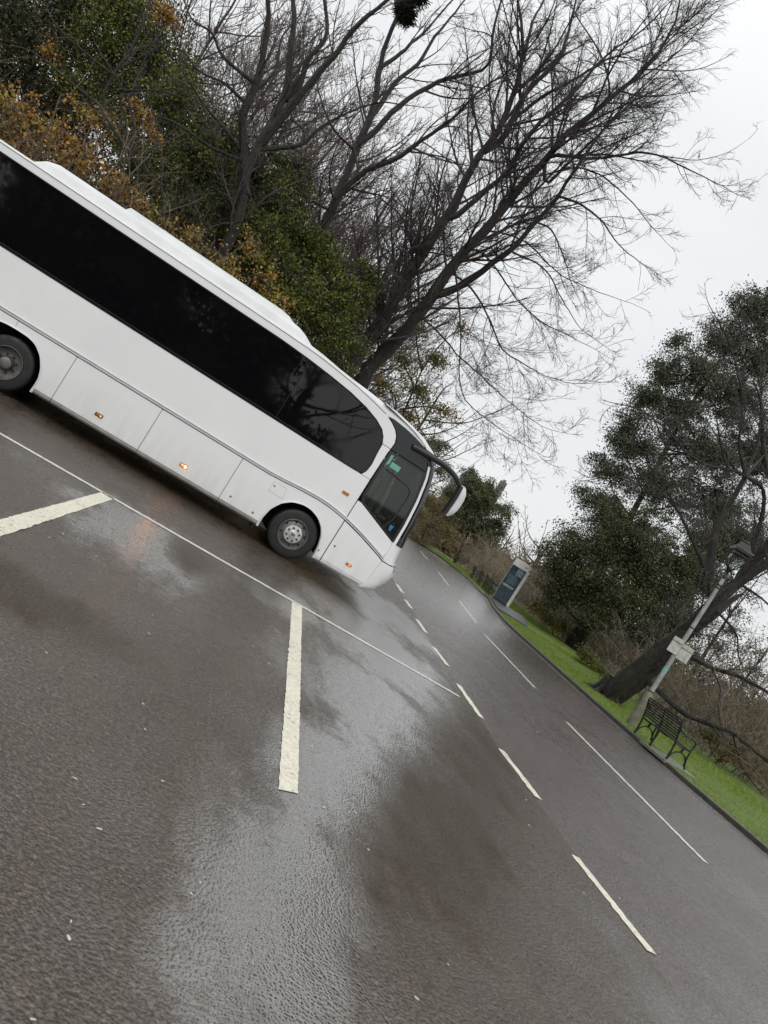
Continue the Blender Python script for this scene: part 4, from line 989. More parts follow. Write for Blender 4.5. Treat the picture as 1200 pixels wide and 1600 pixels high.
# --- the great bare tree with two trunks, rising behind the front of the coach
Y = 21.5
t1 = PP([(543, 580), (577, 527), (607, 483), (627, 447), (660, 397), (693, 347), (723, 297), (753, 240), (783, 200), (797, 160), (812, 118), (818, 90), (816, 50), (810, 0), (806, -60)], Y)
t2 = PP([(567, 593), (600, 553), (640, 507), (670, 467), (693, 433), (727, 393), (763, 357), (797, 310), (820, 287), (847, 262), (868, 225), (893, 205), (930, 175), (970, 140), (1015, 100), (1053, 43), (1066, -20)], Y+.5, -1.5)
def down(pts, x, y, n=3):
    a = pts[0]; b = np.array([x, y, bank_z(np.array(x), np.array(y))-.1]); return [b, b*.5+a*.5+np.array([.05, 0, 0])] + pts
b1 = P(505, 645, Y); b2 = P(520, 668, Y+.5)
t1 = [np.array([b1[0], Y, 0.0])] + [b1*1.0] + t1; t1[0] = np.array([b1[0]-.15, Y, bank_z(b1[0], Y)])
t2 = [np.array([b2[0]-.1, Y+.5, bank_z(b2[0], Y+.5)])] + [b2*1.0] + t2
L = [(t1, .34, .03), (t2, .33, .025)]
def limb(lst, Y0, dy, r0, r1):
    if L:                                  # spring from the nearest limb already there
        d0 = unit(P(lst[0][0], lst[0][1], 10.)-np.array([0, 0, CAM_H])); best = None
        for pts, a_, b_ in L:
            q_ = resample(pts, 60); k = np.argmax(unit(q_-np.array([0, 0, CAM_H])) @ d0); v = float(unit(q_[k]-np.array([0, 0, CAM_H])) @ d0)
            if best is None or v > best[0]: best = (v, q_[k])
        Y0 = best[1][1]; pts = PP(lst, Y0, dy); pts[0] = best[1]; L.append((pts, r0, r1)); return
    L.append((PP(lst, Y0, dy), r0, r1))
limb([(757, 237), (787, 215), (800, 187), (827, 140), (870, 97), (883, 67), (900, 0), (912, -50)], Y, 1, .14, .02)
limb([(693, 347), (720, 333), (760, 297), (790, 272), (813, 233), (847, 187), (870, 167), (900, 140), (947, 87), (1000, 50), (1040, 10)], Y, -2, .13, .02)
limb([(800, 187), (833, 162), (853, 147), (893, 127), (940, 97), (987, 80), (1033, 60), (1070, 50)], Y, -1.5, .09, .012)
limb([(818, 90), (833, 33), (850, 0), (860, -40)], Y, 1, .08, .02)
limb([(847, 262), (853, 287), (880, 263), (933, 213), (973, 167), (1013, 127), (1060, 80)], Y-.8, -1.5, .08, .012)
limb([(843, 257), (863, 243), (900, 246), (933, 248), (970, 243), (1007, 238), (1040, 247), (1093, 273), (1133, 293), (1153, 305)], Y-.6, -3, .085, .008)
limb([(1030, 243), (1065, 248), (1090, 250), (1133, 240), (1170, 217)], Y-2.6, -.8, .022, .006)
limb([(683, 463), (713, 450), (750, 427), (780, 402), (800, 390), (837, 347), (870, 310), (885, 285), (900, 263), (940, 207), (1000, 147), (1040, 110)], Y+.2, -2.5, .15, .012)
limb([(870, 310), (905, 318), (940, 345), (965, 380), (1000, 410), (1030, 430)], Y-.8, -1.5, .05, .008)
limb([(837, 347), (862, 360), (880, 400), (892, 440), (905, 470)], Y-.6, -1, .04, .008)
limb([(868, 262), (900, 262), (935, 272), (960, 290), (990, 318), (1015, 350), (1040, 378)], Y-1.2, -1.5, .045, .008)
limb([(763, 357), (790, 365), (830, 385), (870, 425), (920, 450), (960, 465), (1000, 480)], Y, -1.5, .04, .007)
limb([(690, 398), (712, 425), (716, 467), (720, 530), (717, 580), (722, 610), (735, 635), (790, 675), (830, 702), (848, 712)], Y, -2.5, .045, .007)
limb([(700, 430), (740, 455), (765, 500), (785, 545), (820, 570), (860, 590), (905, 600), (950, 596)], Y, -2.5, .05, .007)
limb([(727, 393), (745, 390), (775, 420), (810, 470), (850, 505), (900, 530), (945, 555)], Y, -2., .045, .007)
limb([(665, 505), (690, 525), (720, 560), (755, 590), (800, 632), (850, 668), (890, 678)], Y+.3, -2.5, .04, .006)
limb([(800, 390), (850, 420), (880, 470), (905, 510), (950, 545)], Y-.5, -1.5, .04, .006)
limb([(627, 447), (640, 415), (665, 395), (700, 400)], Y, .8, .07, .02)
limb([(607, 483), (618, 440), (655, 395), (668, 350), (700, 310), (720, 262)], Y, 1.5, .07, .012)
limb([(733, 320), (715, 285), (728, 240), (720, 190)], Y, 1, .035, .01)
L = [(p_, a_*(.88 if i_ < 2 else .72), b_*.7) for i_, (p_, a_, b_) in enumerate(L)]
T, n_ = bare_tree('bare_tree', 'huge bare twin-trunked tree spreading across the sky behind the front of the coach', 'tree', L, 3, 'bark', 'twig', l1=4.0, l2=7.0, l3=11, up1=.035, len1=.34, tmax_len=3.1, tw=.13, twa=(.3, .95), fine=.0066, leafy=('lf_brown', .008, .07), droop=.015, nt_=1.)
tot['beech'] = n_

# --- bare trees of the upper left
L = []; Y = 20
limb([(335, 420), (377, 327), (387, 267), (413, 213), (447, 150), (453, 83), (460, 50), (457, 0), (455, -40)], Y, 1, .20, .05)
limb([(355, 300), (380, 187), (397, 140), (410, 90), (420, 27), (418, -10), (425, -50)], Y, -.5, .13, .04)
limb([(447, 160), (467, 133), (483, 90), (510, 57), (507, 0), (500, -50)], Y, .5, .10, .03)
limb([(413, 230), (460, 160), (500, 113), (533, 73), (560, 37), (593, 10), (640, -30)], Y, -1, .12, .03)
limb([(413, 240), (467, 227), (500, 200), (550, 173), (593, 160), (640, 165)], Y, -.5, .07, .012)
limb([(400, 130), (350, 90), (330, 50), (300, 30), (280, -20)], Y, 0, .06, .01)
limb([(385, 160), (350, 130), (310, 110), (280, 70)], Y, -.5, .05, .01)
limb([(380, 250), (330, 230), (270, 190), (200, 170), (130, 175)], Y, -1.5, .045, .008)
limb([(380, 240), (350, 200), (320, 165), (290, 120), (270, 90)], Y, -1, .05, .01)
limb([(400, 150), (430, 110), (440, 60), (470, 20), (480, -20)], Y, 1, .05, .01)
L[0][0].insert(0, foot(L[0][0][0][0]-.2, L[0][0][0][1])); 
T, n_ = bare_tree('bare_tree', 'dark many-forked bare tree left of the reddish-barked one, its foot hidden by green leaves', 'tree', L, 5, 'bark_dark', 'twig', l1=3.2, l2=5.2, l3=8, up1=.05, len1=.33, tmax_len=2.4, fine=.008, group='bare trees behind the coach'); tot['L1'] = n_
L = []; Y = 23
limb([(400, 560), (440, 470), (490, 387), (513, 340), (540, 283), (557, 233), (583, 173), (593, 117), (603, 67), (623, 27), (630, -10), (640, -60)], Y, .5, .24, .04)
limb([(560, 222), (583, 207), (607, 180), (640, 153), (667, 137), (693, 125), (727, 117), (763, 103), (770, 50), (783, 0), (790, -40)], Y, -1, .11, .02)
limb([(583, 190), (597, 160), (620, 127), (653, 100), (680, 57), (713, 17), (740, -20)], Y, 1, .10, .02)
limb([(610, 105), (627, 83), (645, 65), (663, 50), (707, 0), (730, -30)], Y, 1, .07, .015)
limb([(500, 360), (530, 307), (570, 267), (620, 247), (667, 213), (713, 180), (747, 143), (787, 117), (820, 95)], Y, -1.2, .12, .012)
limb([(515, 330), (470, 300), (440, 245), (430, 200)], Y, -.6, .05, .01)
limb([(560, 235), (520, 200), (500, 150), (490, 100)], Y, 0, .05, .01)
limb([(640, 240), (690, 245), (720, 260), (735, 290)], Y-.5, -.5, .03, .008)
limb([(540, 290), (570, 300), (610, 310), (640, 330)], Y, -.6, .04, .01)
L[0][0].insert(0, foot(L[0][0][0][0]-.1, Y))
T, n_ = bare_tree('bare_tree', 'reddish-barked bare tree between the dark forked one and the great twin-trunked one', 'tree', L, 7, 'bark', 'twig', l1=3.2, l2=5.2, l3=8, up1=.04, len1=.32, tmax_len=2.4, fine=.008, group='bare trees behind the coach'); tot['L2'] = n_
TWIGBLOCKP = P(643, 12, 22.6)
L = []; Y = 18.6
limb([(255, 330), (207, 247), (173, 197), (157, 163), (177, 117), (200, 87), (220, 43), (237, 0), (245, -40)], Y, .4, .065, .02)
limb([(210, 245), (207, 187), (198, 150), (180, 118)], Y, 0, .035, .015)
limb([(185, 110), (215, 92), (267, 63), (300, 45)], Y, 0, .03, .008)
limb([(180, 120), (130, 80), (85, 35), (60, -20)], Y, .4, .03, .008)
limb([(190, 145), (250, 142), (300, 158), (380, 185)], Y, -.6, .028, .006)
limb([(157, 165), (100, 120), (50, 80), (0, 70), (-60, 50)], Y, -.4, .028, .006)
L[0][0].insert(0, foot(L[0][0][0][0], Y))
T, n_ = bare_tree('bare_tree', 'slender crooked bare tree above the russet bush, close behind the coach roof', 'tree', L, 9, 'bark_dark', 'twig', l1=2.2, l2=2.6, l3=3.0, up1=.03, len1=.35, tmax_len=1.8, fine=.006, group='bare trees behind the coach'); tot['L0'] = n_
# hazy purple twigs of trees standing farther back
def auto_tree(name, label, cat, x, y, z, h, spread, seed, bark='bark', twig='twig_far', nl=9, fine=.018, r0=.22, l1=1.5, l2=1.8, l3=2.2, group=None, lean=(0, 0), low=.3, up=.05, tlen=2.4, leafy=None, tw=.12, nt_=1.):
    r = np.random.default_rng(seed); b = np.array([x, y, z]); top = b+np.array([lean[0], lean[1], h*.72]); L_ = [([b-np.array([0, 0, .2]), b*.6+top*.4+r.normal(0, .15, 3), top], r0, r0*.3)]
    for i in range(nl):
        t_ = low+(.9-low)*i/nl; s_ = b*(1-t_)+top*t_; a = i*2.4+r.uniform(-.4, .4); q_ = spread*(1.05-.55*t_)*r.uniform(.75, 1.15)
        e_ = s_+np.array([math.cos(a)*q_, math.sin(a)*q_, (h*(1.0-t_*.72))*r.uniform(.35, .62)])
        mdl = s_*.5+e_*.5+np.array([math.cos(a)*q_*.1, math.sin(a)*q_*.1, -h*.03]); L_.append(([s_, mdl, e_], r0*.45*(1-t_*.4), r0*.08))
    return bare_tree(name, label, cat, L_, seed, bark, twig, l1=l1, l2=l2, l3=l3, up1=up, len1=.35, tmax_len=tlen, fine=fine, group=group, leafy=leafy, tw=tw, nt_=nt_)
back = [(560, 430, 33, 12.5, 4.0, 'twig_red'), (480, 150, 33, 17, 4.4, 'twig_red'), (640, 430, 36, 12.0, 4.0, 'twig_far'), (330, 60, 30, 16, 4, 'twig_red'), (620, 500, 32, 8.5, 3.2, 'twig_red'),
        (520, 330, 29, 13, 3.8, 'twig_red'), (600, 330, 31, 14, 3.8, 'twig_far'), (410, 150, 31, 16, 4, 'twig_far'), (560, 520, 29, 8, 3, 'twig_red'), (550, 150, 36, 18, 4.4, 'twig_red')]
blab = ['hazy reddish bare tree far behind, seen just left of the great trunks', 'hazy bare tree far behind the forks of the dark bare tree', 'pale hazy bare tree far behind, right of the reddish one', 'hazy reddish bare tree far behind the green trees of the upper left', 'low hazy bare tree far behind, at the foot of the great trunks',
        'dense reddish bare tree behind the reddish-barked tree above the bright green bush', 'pale dense bare tree behind the lower fork of the reddish-barked tree', 'pale dense bare tree behind the trunk of the dark many-forked tree', 'low dense reddish bare tree above the rounded end of the roof unit', 'tallest hazy bare tree, far behind the added block of twigs']
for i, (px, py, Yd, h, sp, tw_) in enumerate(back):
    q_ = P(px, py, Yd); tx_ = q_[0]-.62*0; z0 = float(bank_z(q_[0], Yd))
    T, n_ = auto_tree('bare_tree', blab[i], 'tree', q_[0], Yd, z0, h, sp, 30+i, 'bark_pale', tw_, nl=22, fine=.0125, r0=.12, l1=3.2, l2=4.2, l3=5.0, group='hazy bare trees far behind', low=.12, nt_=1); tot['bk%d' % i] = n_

# --- leafy trees and bushes of the bank
def blobs(lst, Y0): return [(P(x, y, Y0+dy), rr) for x, y, dy, rr in lst]
def ftree(name, label, cat, fx, fy, lst, Yd, seed, mat, **kw):
    b = P(fx, fy, Yd); T, n_ = leafy_tree(name, label, cat, foot(b[0], Yd), blobs(lst, Yd), seed, mat, **kw); tot[name+str(seed)] = n_; return T
ftree('russet_bush', 'russet-leaved bush overhanging the rear roof of the coach at the left edge', 'bush', 120, 330, [(10, 170, 0, .8), (60, 200, .2, .9), (120, 235, 0, .8), (175, 290, .2, .75), (90, 270, .3, .8), (30, 240, .3, .8), (150, 180, .5, .55), (-60, 150, 0, 1.), (230, 320, 0, .45)], 18.3, 101, 'lf_orange',
      n_clump=130, per=42, leaf=.085, clump=.36, trunk_r=.07, droop=.8, shell=.8, twig='twig_brown', aspect=.75, leaf2=('lf_amber', .18))
ftree('oak_sapling', 'hanging spray of orange leaves on a thin tree in front of the green trees', 'tree', 250, 330, [(215, 165, 0, .26), (232, 190, 0, .30), (245, 212, 0, .22), (85, 85, .5, .3), (262, 25, .3, .45)], 18.9, 102, 'lf_orange', n_clump=30, per=60, leaf=.06, clump=.22, trunk_r=.04, droop=1., shell=.9, aspect=.75)
ftree('holly_tree', 'dark evergreen tree filling the top left corner', 'tree', 60, 300, [(20, 20, 0, 1.8), (90, 90, 0, 1.5), (-60, 60, 0, 1.8), (120, -20, 0, 1.6), (10, 110, .3, 1.4), (-20, -80, 1, 2), (190, 110, 1, 1.2)], 23.5, 103, 'lf_dark', n_clump=230, per=130, leaf=.085, clump=.6, trunk_r=.2, leaf2=('lf_brown', .22))
ftree('evergreen_tree', 'yellow-green leafed tree in the top left, behind the hanging orange spray', 'tree', 270, 360, [(200, 20, 0, 1.4), (240, 90, 0, 1.4), (280, 160, -.5, 1.2), (170, 80, 0, 1.2), (300, 240, -.8, 1.2), (220, 230, -.8, 1.2), (130, 130, -.5, 1.), (160, -60, 0, 1.5), (262, 290, -1, 1.0)], 22.5, 104, 'lf_green', n_clump=230, per=125, leaf=.085, clump=.52, trunk_r=.18, leaf2=('lf_lime', .30))
ftree('ivy_clad_tree', 'ivy-green tree around the trunk of the dark forked bare tree', 'tree', 370, 430, [(350, 220, 0, 1.1), (400, 270, 0, 1.1), (350, 320, -.3, 1.1), (430, 330, .2, 1.0), (300, 330, -.6, .9), (380, 380, -.5, 1.), (460, 260, .6, .8), (330, 260, 0, 1.)], 21.6, 105, 'lf_dark', n_clump=190, per=125, leaf=.08, clump=.46, trunk_r=.16, leaf2=('lf_lime', .2))
ftree('laurel_tree', 'bright green evergreen bush right above the middle of the coach roof', 'bush', 480, 560, [(450, 430, 0, 1.0), (500, 480, 0, 1.0), (530, 520, -.2, .8), (470, 370, .5, .9), (420, 390, .3, 1.), (550, 455, .4, .75), (575, 425, .8, .55), (500, 400, .8, .9), (525, 560, -.3, .55), (450, 480, -.3, .8)], 20.3, 106, 'lf_green', n_clump=210, per=125, leaf=.075, clump=.40, trunk_r=.12, leaf2=('lf_lime', .36))
ftree('amber_bush', 'amber and yellow leafed bush low between the russet bush and the green bush', 'bush', 380, 480, [(300, 370, 0, .7), (350, 410, 0, .6), (250, 345, 0, .6), (440, 470, .2, .55), (410, 440, .4, .5), (395, 380, .3, .5)], 18.8, 107, 'lf_amber', n_clump=80, per=34, leaf=.07, clump=.38, trunk_r=.05, shell=.9, twig='twig_brown', leaf2=('lf_orange', .35), aspect=.7)
ftree('yellowing_tree', 'yellowing bush right of the great trunks, above the front of the coach', 'bush', 610, 680, [(630, 560, 0, .9), (655, 610, 0, .9), (600, 600, -.5, .7), (680, 560, .5, .8), (690, 640, .4, .7), (650, 510, .5, .7), (720, 510, .6, .5), (640, 650, 0, .7)], 25, 108, 'lf_amber', n_clump=150, per=44, leaf=.075, clump=.46, trunk_r=.09, shell=.75, twig='twig_brown', leaf2=('lf_lime', .25), aspect=.6)
ftree('dark_bush', 'deep green mass low behind the middle of the coach', 'bush', 330, 520, [(240, 400, 0, 1.6), (330, 460, 0, 1.6), (420, 520, 0, 1.4), (480, 560, .4, 1.2), (150, 330, .5, 1.6), (40, 260, .5, 1.6), (-60, 200, .5, 1.6), (280, 330, 1, 1.4), (100, 180, 1.2, 1.4)], 24, 109, 'lf_dark', n_clump=260, per=105, leaf=.09, clump=.62, trunk_r=.12, leaf2=('lf_brown', .3))
ftree('evergreen_tree', 'tall dim evergreen standing deepest behind the top left trees', 'tree', 150, 300, [(20, 0, 0, 2.6), (110, 40, 0, 2.6), (200, 60, 0, 2.4), (60, 140, 0, 2.6), (160, 160, 0, 2.6), (250, 180, 0, 2.2), (-60, 60, 0, 2.6), (150, -60, 0, 2.4), (235, -10, 0, 1.6), (290, 120, 0, 1.3), (100, 270, 0, 2.2), (180, 330, 0, 2.2), (20, 210, 0, 2.2), (250, 300, 0, 2.0), (300, 400, 0, 2.0)], 29, 112, 'lf_brown', n_clump=480, per=110, leaf=.13, clump=.9, trunk_r=.2, leaf2=('lf_dark', .5))
ftree('evergreen_tree', 'dim evergreen standing deepest behind the middle of the coach', 'tree', 400, 480, [(330, 260, 0, 1.8), (400, 320, 0, 1.9), (460, 380, 0, 1.8), (520, 440, 0, 1.6), (360, 380, 0, 2.0), (440, 460, 0, 2.0), (520, 520, 0, 1.6), (300, 320, 0, 1.9), (565, 480, 0, 1.1), (340, 200, 0, 1.2), (450, 300, 0, 1.1)], 27.5, 113, 'lf_dark', n_clump=330, per=110, leaf=.12, clump=.85, trunk_r=.2, leaf2=('lf_brown', .45))
for i, (xa, xb, ya, yb, n, h, tw_, lf, lb) in enumerate([(-8, -4, 17.9, 19.5, 110, 4.6, 'twig_brown', 'lf_brown', 'tangle of brown stems behind the rear of the coach'),
        (-4, -1.2, 17.9, 19.4, 120, 3.6, 'twig_brown', 'lf_orange', 'tangle of brown stems with russet leaves behind the middle of the coach'),
        (-1.2, 1.6, 17.9, 19.6, 120, 3.2, 'twig_brown', 'lf_amber', 'tangle of brown stems with amber leaves behind the rounded end of the roof unit'),
        (1.6, 5.2, 22.5, 27, 150, 4.2, 'twig_brown', 'lf_amber', 'thicket of brown stems behind the windscreen of the coach')]):
    T, n_ = brush('thicket', lb, 'thicket', xa, xb, ya, yb, -.1, h, n, 200+i, tw_, lf, group='thickets behind the coach', zf=bank_z, lfrac=.22, leaf=.06, fine=.007); tot['br%d' % i] = n_

# block of twigs added high in the reddish tree for a dark blot
r = np.random.default_rng(77); n = 2600; lump = r.normal(0, .13, (9, 3))*np.array([1.1, 1, .9]); o_ = lump[r.integers(0, 9, n)] + unit(r.normal(0, 1, (n, 3)))*(r.random(n)**.4)[:, None]*np.array([.2, .2, .17])
sg = o_; b = grow(TWIGBLOCKP+sg*1.0, r.normal(0, 1, (n, 3))*np.array([1, 1, .35]), r.uniform(.12, .3, n), 4, .3, 0, r)
V, F = tubes(b, np.full((n, 4), .009), 3)
twig_block = raw('added_twig_block', V, F, M['bark_dark'], None, tuple(TWIGBLOCKP)); tag(twig_block, 'dark block of twigs added high in the bare branches at the top edge', 'twig_block')

# --- beyond the bend of the road
def fartree(lb, px, py, Yd, lst, seed, mat, name='evergreen_tree', cat='tree', z=0, **kw):
    b = P(px, py, Yd); b[2] = z; T, n_ = leafy_tree(name, lb, cat, b, blobs(lst, Yd), seed, mat, **kw); tot['f%d' % seed] = n_; return T
fartree('round-crowned evergreen tree on a bare stem beyond the distant benches', 712, 878, 63, [(735, 775, 0, 2.1), (762, 790, 0, 2.0), (722, 800, 0, 1.8), (750, 825, 0, 1.9), (775, 825, 0, 1.6), (742, 750, 0, 1.4), (767, 762, 0, 1.2), (710, 775, 0, 1.3), (762, 848, 0, 1.3), (790, 800, 0, 1.1), (700, 800, 0, 1.0)], 121, 'lf_far', n_clump=330, per=95, leaf=.17, clump=.62, trunk_r=.17, shell=.5, z=.1)
fartree('small dark conifer top showing above the roof front of the coach', 640, 790, 58, [(672, 690, 0, 1.3), (660, 715, 0, 1.5), (690, 700, 0, .9), (650, 740, 0, 1.6), (680, 655, 0, .6), (690, 735, 0, 1.2)], 122, 'lf_far', n_clump=120, per=70, leaf=.15, clump=.55, trunk_r=.15, z=.1)
fartree('red-brown leafless bush beyond the windscreen of the coach', 655, 850, 60, [(690, 790, 0, 1.4), (672, 820, 0, 1.6), (700, 830, 0, 1.2), (665, 780, 0, 1.2), (650, 840, 0, 1.3)], 123, 'lf_brown', name='brown_bush', cat='bush', n_clump=120, per=70, leaf=.12, clump=.6, trunk_r=.08, twig='twig_red', z=.1)
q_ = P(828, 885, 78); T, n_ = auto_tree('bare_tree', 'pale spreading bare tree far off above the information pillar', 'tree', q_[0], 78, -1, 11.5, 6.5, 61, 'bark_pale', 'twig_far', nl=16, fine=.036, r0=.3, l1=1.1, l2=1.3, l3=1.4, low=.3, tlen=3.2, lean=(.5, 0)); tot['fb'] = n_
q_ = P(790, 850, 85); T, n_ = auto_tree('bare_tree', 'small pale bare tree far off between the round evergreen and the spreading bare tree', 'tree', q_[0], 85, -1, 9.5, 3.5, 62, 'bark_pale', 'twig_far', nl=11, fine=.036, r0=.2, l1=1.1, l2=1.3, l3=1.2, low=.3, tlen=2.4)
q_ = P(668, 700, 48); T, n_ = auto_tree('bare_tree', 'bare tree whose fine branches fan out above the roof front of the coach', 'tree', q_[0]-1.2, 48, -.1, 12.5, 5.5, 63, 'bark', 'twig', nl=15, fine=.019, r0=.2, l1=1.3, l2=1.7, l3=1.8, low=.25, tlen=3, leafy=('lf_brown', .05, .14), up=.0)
hedges = [(9, 15.5, 64.5, 68, 3.4, 170, 'twig_tan', 'lf_tan', 'brown hedge beyond the bend, nearest the windscreen of the coach'), (15.5, 22, 64, 68, 3.2, 170, 'twig_tan', 'lf_tan', 'brown hedge below the round evergreen tree'),
          (22.5, 27, 52, 64, 3.6, 170, 'twig_tan', 'lf_tan', 'reddish-brown hedge behind the distant benches'), (23, 30, 43.5, 52, 4.2, 200, 'twig_tan', 'lf_tan', 'tall brown thicket behind the information pillar'),
          (22.2, 27.5, 38.5, 43.3, 3.0, 150, 'twig_tan', 'lf_amber', 'yellowish thicket just right of the information pillar')]
for i, (xa, xb, ya, yb, h, n, tw_, lf, lb) in enumerate(hedges):
    T, n_ = brush('thicket', lb, 'thicket', xa, xb, ya, yb, 0, h, n, 230+i, tw_, lf, group='brown thickets beyond the bend', fine=.017, leaf=.11, lfrac=.5, l2=2.4); tot['hd%d' % i] = n_
# far wooded slopes
def woods(lb, x0, x1, Y0, z, h, seed, mat, n, leaf):
    r = np.random.default_rng(seed); m = n//120; c = np.c_[r.uniform(x0, x1, m), Y0+r.uniform(0, 12, m), np.zeros(m)]
    top = h*(.75+.25*np.sin(c[:, 0]*.23+seed)+.12*np.sin(c[:, 0]*.9)); c[:, 2] = z+r.random(m)**.6*top
    idx = np.repeat(np.arange(m), 120); p = c[idx]+r.normal(0, 1.3, (len(idx), 3))*np.array([1, 1, .8]); V, F = leaves(p, leaf, r, 0)
    o = raw('far_woodland', V, F, M[mat], None, ((x0+x1)/2, Y0, z)); o['kind'] = 'stuff'; o['label'] = lb; o['category'] = 'woodland'; return o
woods('grey-brown woodland on the far slope behind the hedges', 8, 75, 92, -1, 5.5, 71, 'lf_brown', 60000, .55)
woods('distant dark woodland seen through the gaps between the trees on the right', 48, 125, 75, -2, 6, 72, 'lf_fir', 60000, .55)
woods('distant woodland behind the coach and the bank', -70, 12, 75, 0, 10, 73, 'lf_brown', 60000, .6)

# --- right-hand side
def rtree(lb, bx, by, bz, lst, Yd, seed, mat, name='evergreen_tree', cat='tree', **kw):
    T, n_ = leafy_tree(name, lb, cat, (bx, by, bz), blobs(lst, Yd), seed, mat, **kw); tot['r%d' % seed] = n_; return T
rtree('broad low dark yew standing on the grass between the pillar and the leaning tree', 23.0, 38.5, .1, [(905, 860, 0, 2.0), (950, 850, 0, 2.3), (890, 910, 0, 1.8), (940, 920, -1, 2.3), (1000, 880, 0, 2.4), (985, 940, -1.5, 2.2), (1040, 930, -1, 2.2), (870, 930, 0, 1.2), (925, 965, -1.5, 1.3), (1000, 830, 0, 2.2), (1060, 880, 0, 2.2), (875, 880, 0, 1.3), (960, 810, 1, 1.8), (1030, 985, -2, 1.5)], 38, 131, 'lf_dark', n_clump=750, per=140, leaf=.12, clump=.75, trunk_r=.55, bark='bark_dark', shell=.6, limb_r=.05)
rtree('tall grey-green fir rising against the sky at the right edge', 25.5, 44, -.5, [(985, 655, 0, 1.2), (1010, 620, 0, 1.5), (1040, 580, 0, 1.5), (1000, 700, 0, 1.9), (950, 735, 0, 1.5), (935, 780, 0, 1.4), (1060, 640, 0, 2.2), (1090, 580, 0, 2.0), (1130, 530, 1, 2.0), (1170, 490, 1, 1.8), (1030, 760, 0, 2.6), (1100, 700, 0, 2.8), (1150, 620, 1, 2.8), (1200, 560, 1, 2.8), (1120, 800, 0, 2.8), (1190, 710, 1, 3.0), (970, 690, 0, 1.0), (1200, 470, 1, 1.5), (1060, 530, 0, .9)], 44, 132, 'lf_fir', name='fir_tree', n_clump=1300, per=120, leaf=.14, clump=.72, trunk_r=.35, bark='bark_dark', shell=.62, flat=.8, limb_r=.04)
rtree('dark evergreen mass behind the lamp post and the leaning tree', 26, 36, -.5, [(1060, 960, 0, 1.8), (1020, 1000, 0, 1.5), (1100, 900, 2, 2.2), (1160, 840, 3, 2.2), (1110, 850, 3, 2.), (1060, 1010, 0, 1.2)], 36, 133, 'lf_fir', n_clump=420, per=110, leaf=.12, clump=.7, trunk_r=.3, bark='bark_dark', shell=.8)
rtree('yellow-green shrub on the grass between the yew and the leaning trunk', 18.6, 30.0, .1, [(925, 1035, 0, .45), (940, 1050, 0, .4), (915, 1020, 0, .4), (905, 1035, 0, .3)], 30, 134, 'lf_lime', name='low_shrub', cat='shrub', n_clump=60, per=60, leaf=.08, clump=.28, trunk_r=.04)
rtree('small yellowish shrub at the edge of the grass right of the pillar', 22.6, 40, .1, [(860, 968, 0, .6), (880, 980, 0, .6), (845, 955, 0, .5), (835, 945, 1, .5)], 39, 135, 'lf_amber', name='low_shrub', cat='shrub', n_clump=60, per=60, leaf=.10, clump=.35, trunk_r=.04, leaf2=('lf_lime', .4))
rtree('low leafy shrub beyond the bench, on the far edge of the grass', 18.4, 20.4, .1, [(1110, 1150, 0, .45), (1150, 1175, 0, .5), (1180, 1200, 0, .5), (1130, 1180, -.5, .3)], 20.5, 136, 'lf_brown', name='low_shrub', cat='shrub', n_clump=60, per=60, leaf=.06, clump=.35, trunk_r=.04, leaf2=('lf_lime', .3))
# bare tree leaning over the lamp post
L = []; Y = 21.5
base = np.array([14.9, 21.9, .05])
base[2] = -.02
L.append(([base, P(965, 1068, 21.6), P(1010, 1028, 21.3), P(1060, 990, 21.0), P(1110, 948, 20.8), P(1160, 905, 20.6), P(1215, 865, 20.4), P(1290, 800, 20)], .26, .10))
L.append(([base+np.array([.25, .15, 0]), P(985, 1075, 21.9), P(1030, 1035, 21.8), P(1080, 985, 21.6), P(1120, 955, 21.4)], .25, .15))
limb([(1085, 972), (1120, 935), (1160, 900), (1200, 850), (1215, 790), (1195, 720), (1190, 640)], 21, .5, .17, .06)
limb([(1150, 915), (1170, 870), (1190, 810), (1190, 760), (1150, 735), (1130, 700)], 20.8, .6, .10, .04)
limb([(1190, 760), (1150, 737), (1100, 725), (1070, 705), (1040, 670), (1000, 640), (960, 630)], 21, -1, .06, .012)
limb([(1165, 745), (1155, 690), (1160, 620), (1140, 540), (1110, 480)], 21.2, .6, .065, .012)
limb([(1140, 732), (1125, 690), (1115, 620), (1100, 570)], 21.1, -.3, .04, .01)
limb([(1130, 760), (1090, 790), (1060, 770), (1040, 730)], 21.3, -.5, .03, .01)
limb([(1165, 742), (1185, 690), (1190, 620), (1185, 540), (1170, 470)], 21.2, 1.2, .05, .012)
limb([(1110, 950), (1105, 900), (1085, 850), (1055, 790), (1030, 750)], 21.2, -.8, .09, .015)
limb([(1100, 905), (1110, 870), (1122, 820), (1150, 770), (1165, 745)], 21.6, .5, .16, .07)
limb([(1065, 800), (1035, 770), (1000, 750), (960, 745), (920, 750)], 20.6, -.8, .035, .008)
limb([(1010, 1062), (1035, 1085), (1070, 1115), (1110, 1132), (1145, 1145), (1170, 1165), (1200, 1190), (1240, 1225)], 21.2, -3.5, .105, .035)
limb([(1075, 1030), (1110, 1042), (1150, 1055), (1180, 1070), (1215, 1090), (1260, 1110)], 21.2, -2., .10, .04)
limb([(1145, 1145), (1160, 1200), (1190, 1240), (1215, 1290)], 18.5, -1, .03, .01)
limb([(1130, 960), (1150, 990), (1155, 1030), (1175, 1060)], 21, -.5, .045, .015)
limb([(1110, 1040), (1125, 1075), (1122, 1110), (1130, 1150)], 20.5, -1, .03, .01)
limb([(1150, 910), (1190, 935), (1215, 960)], 21, -.5, .05, .02)
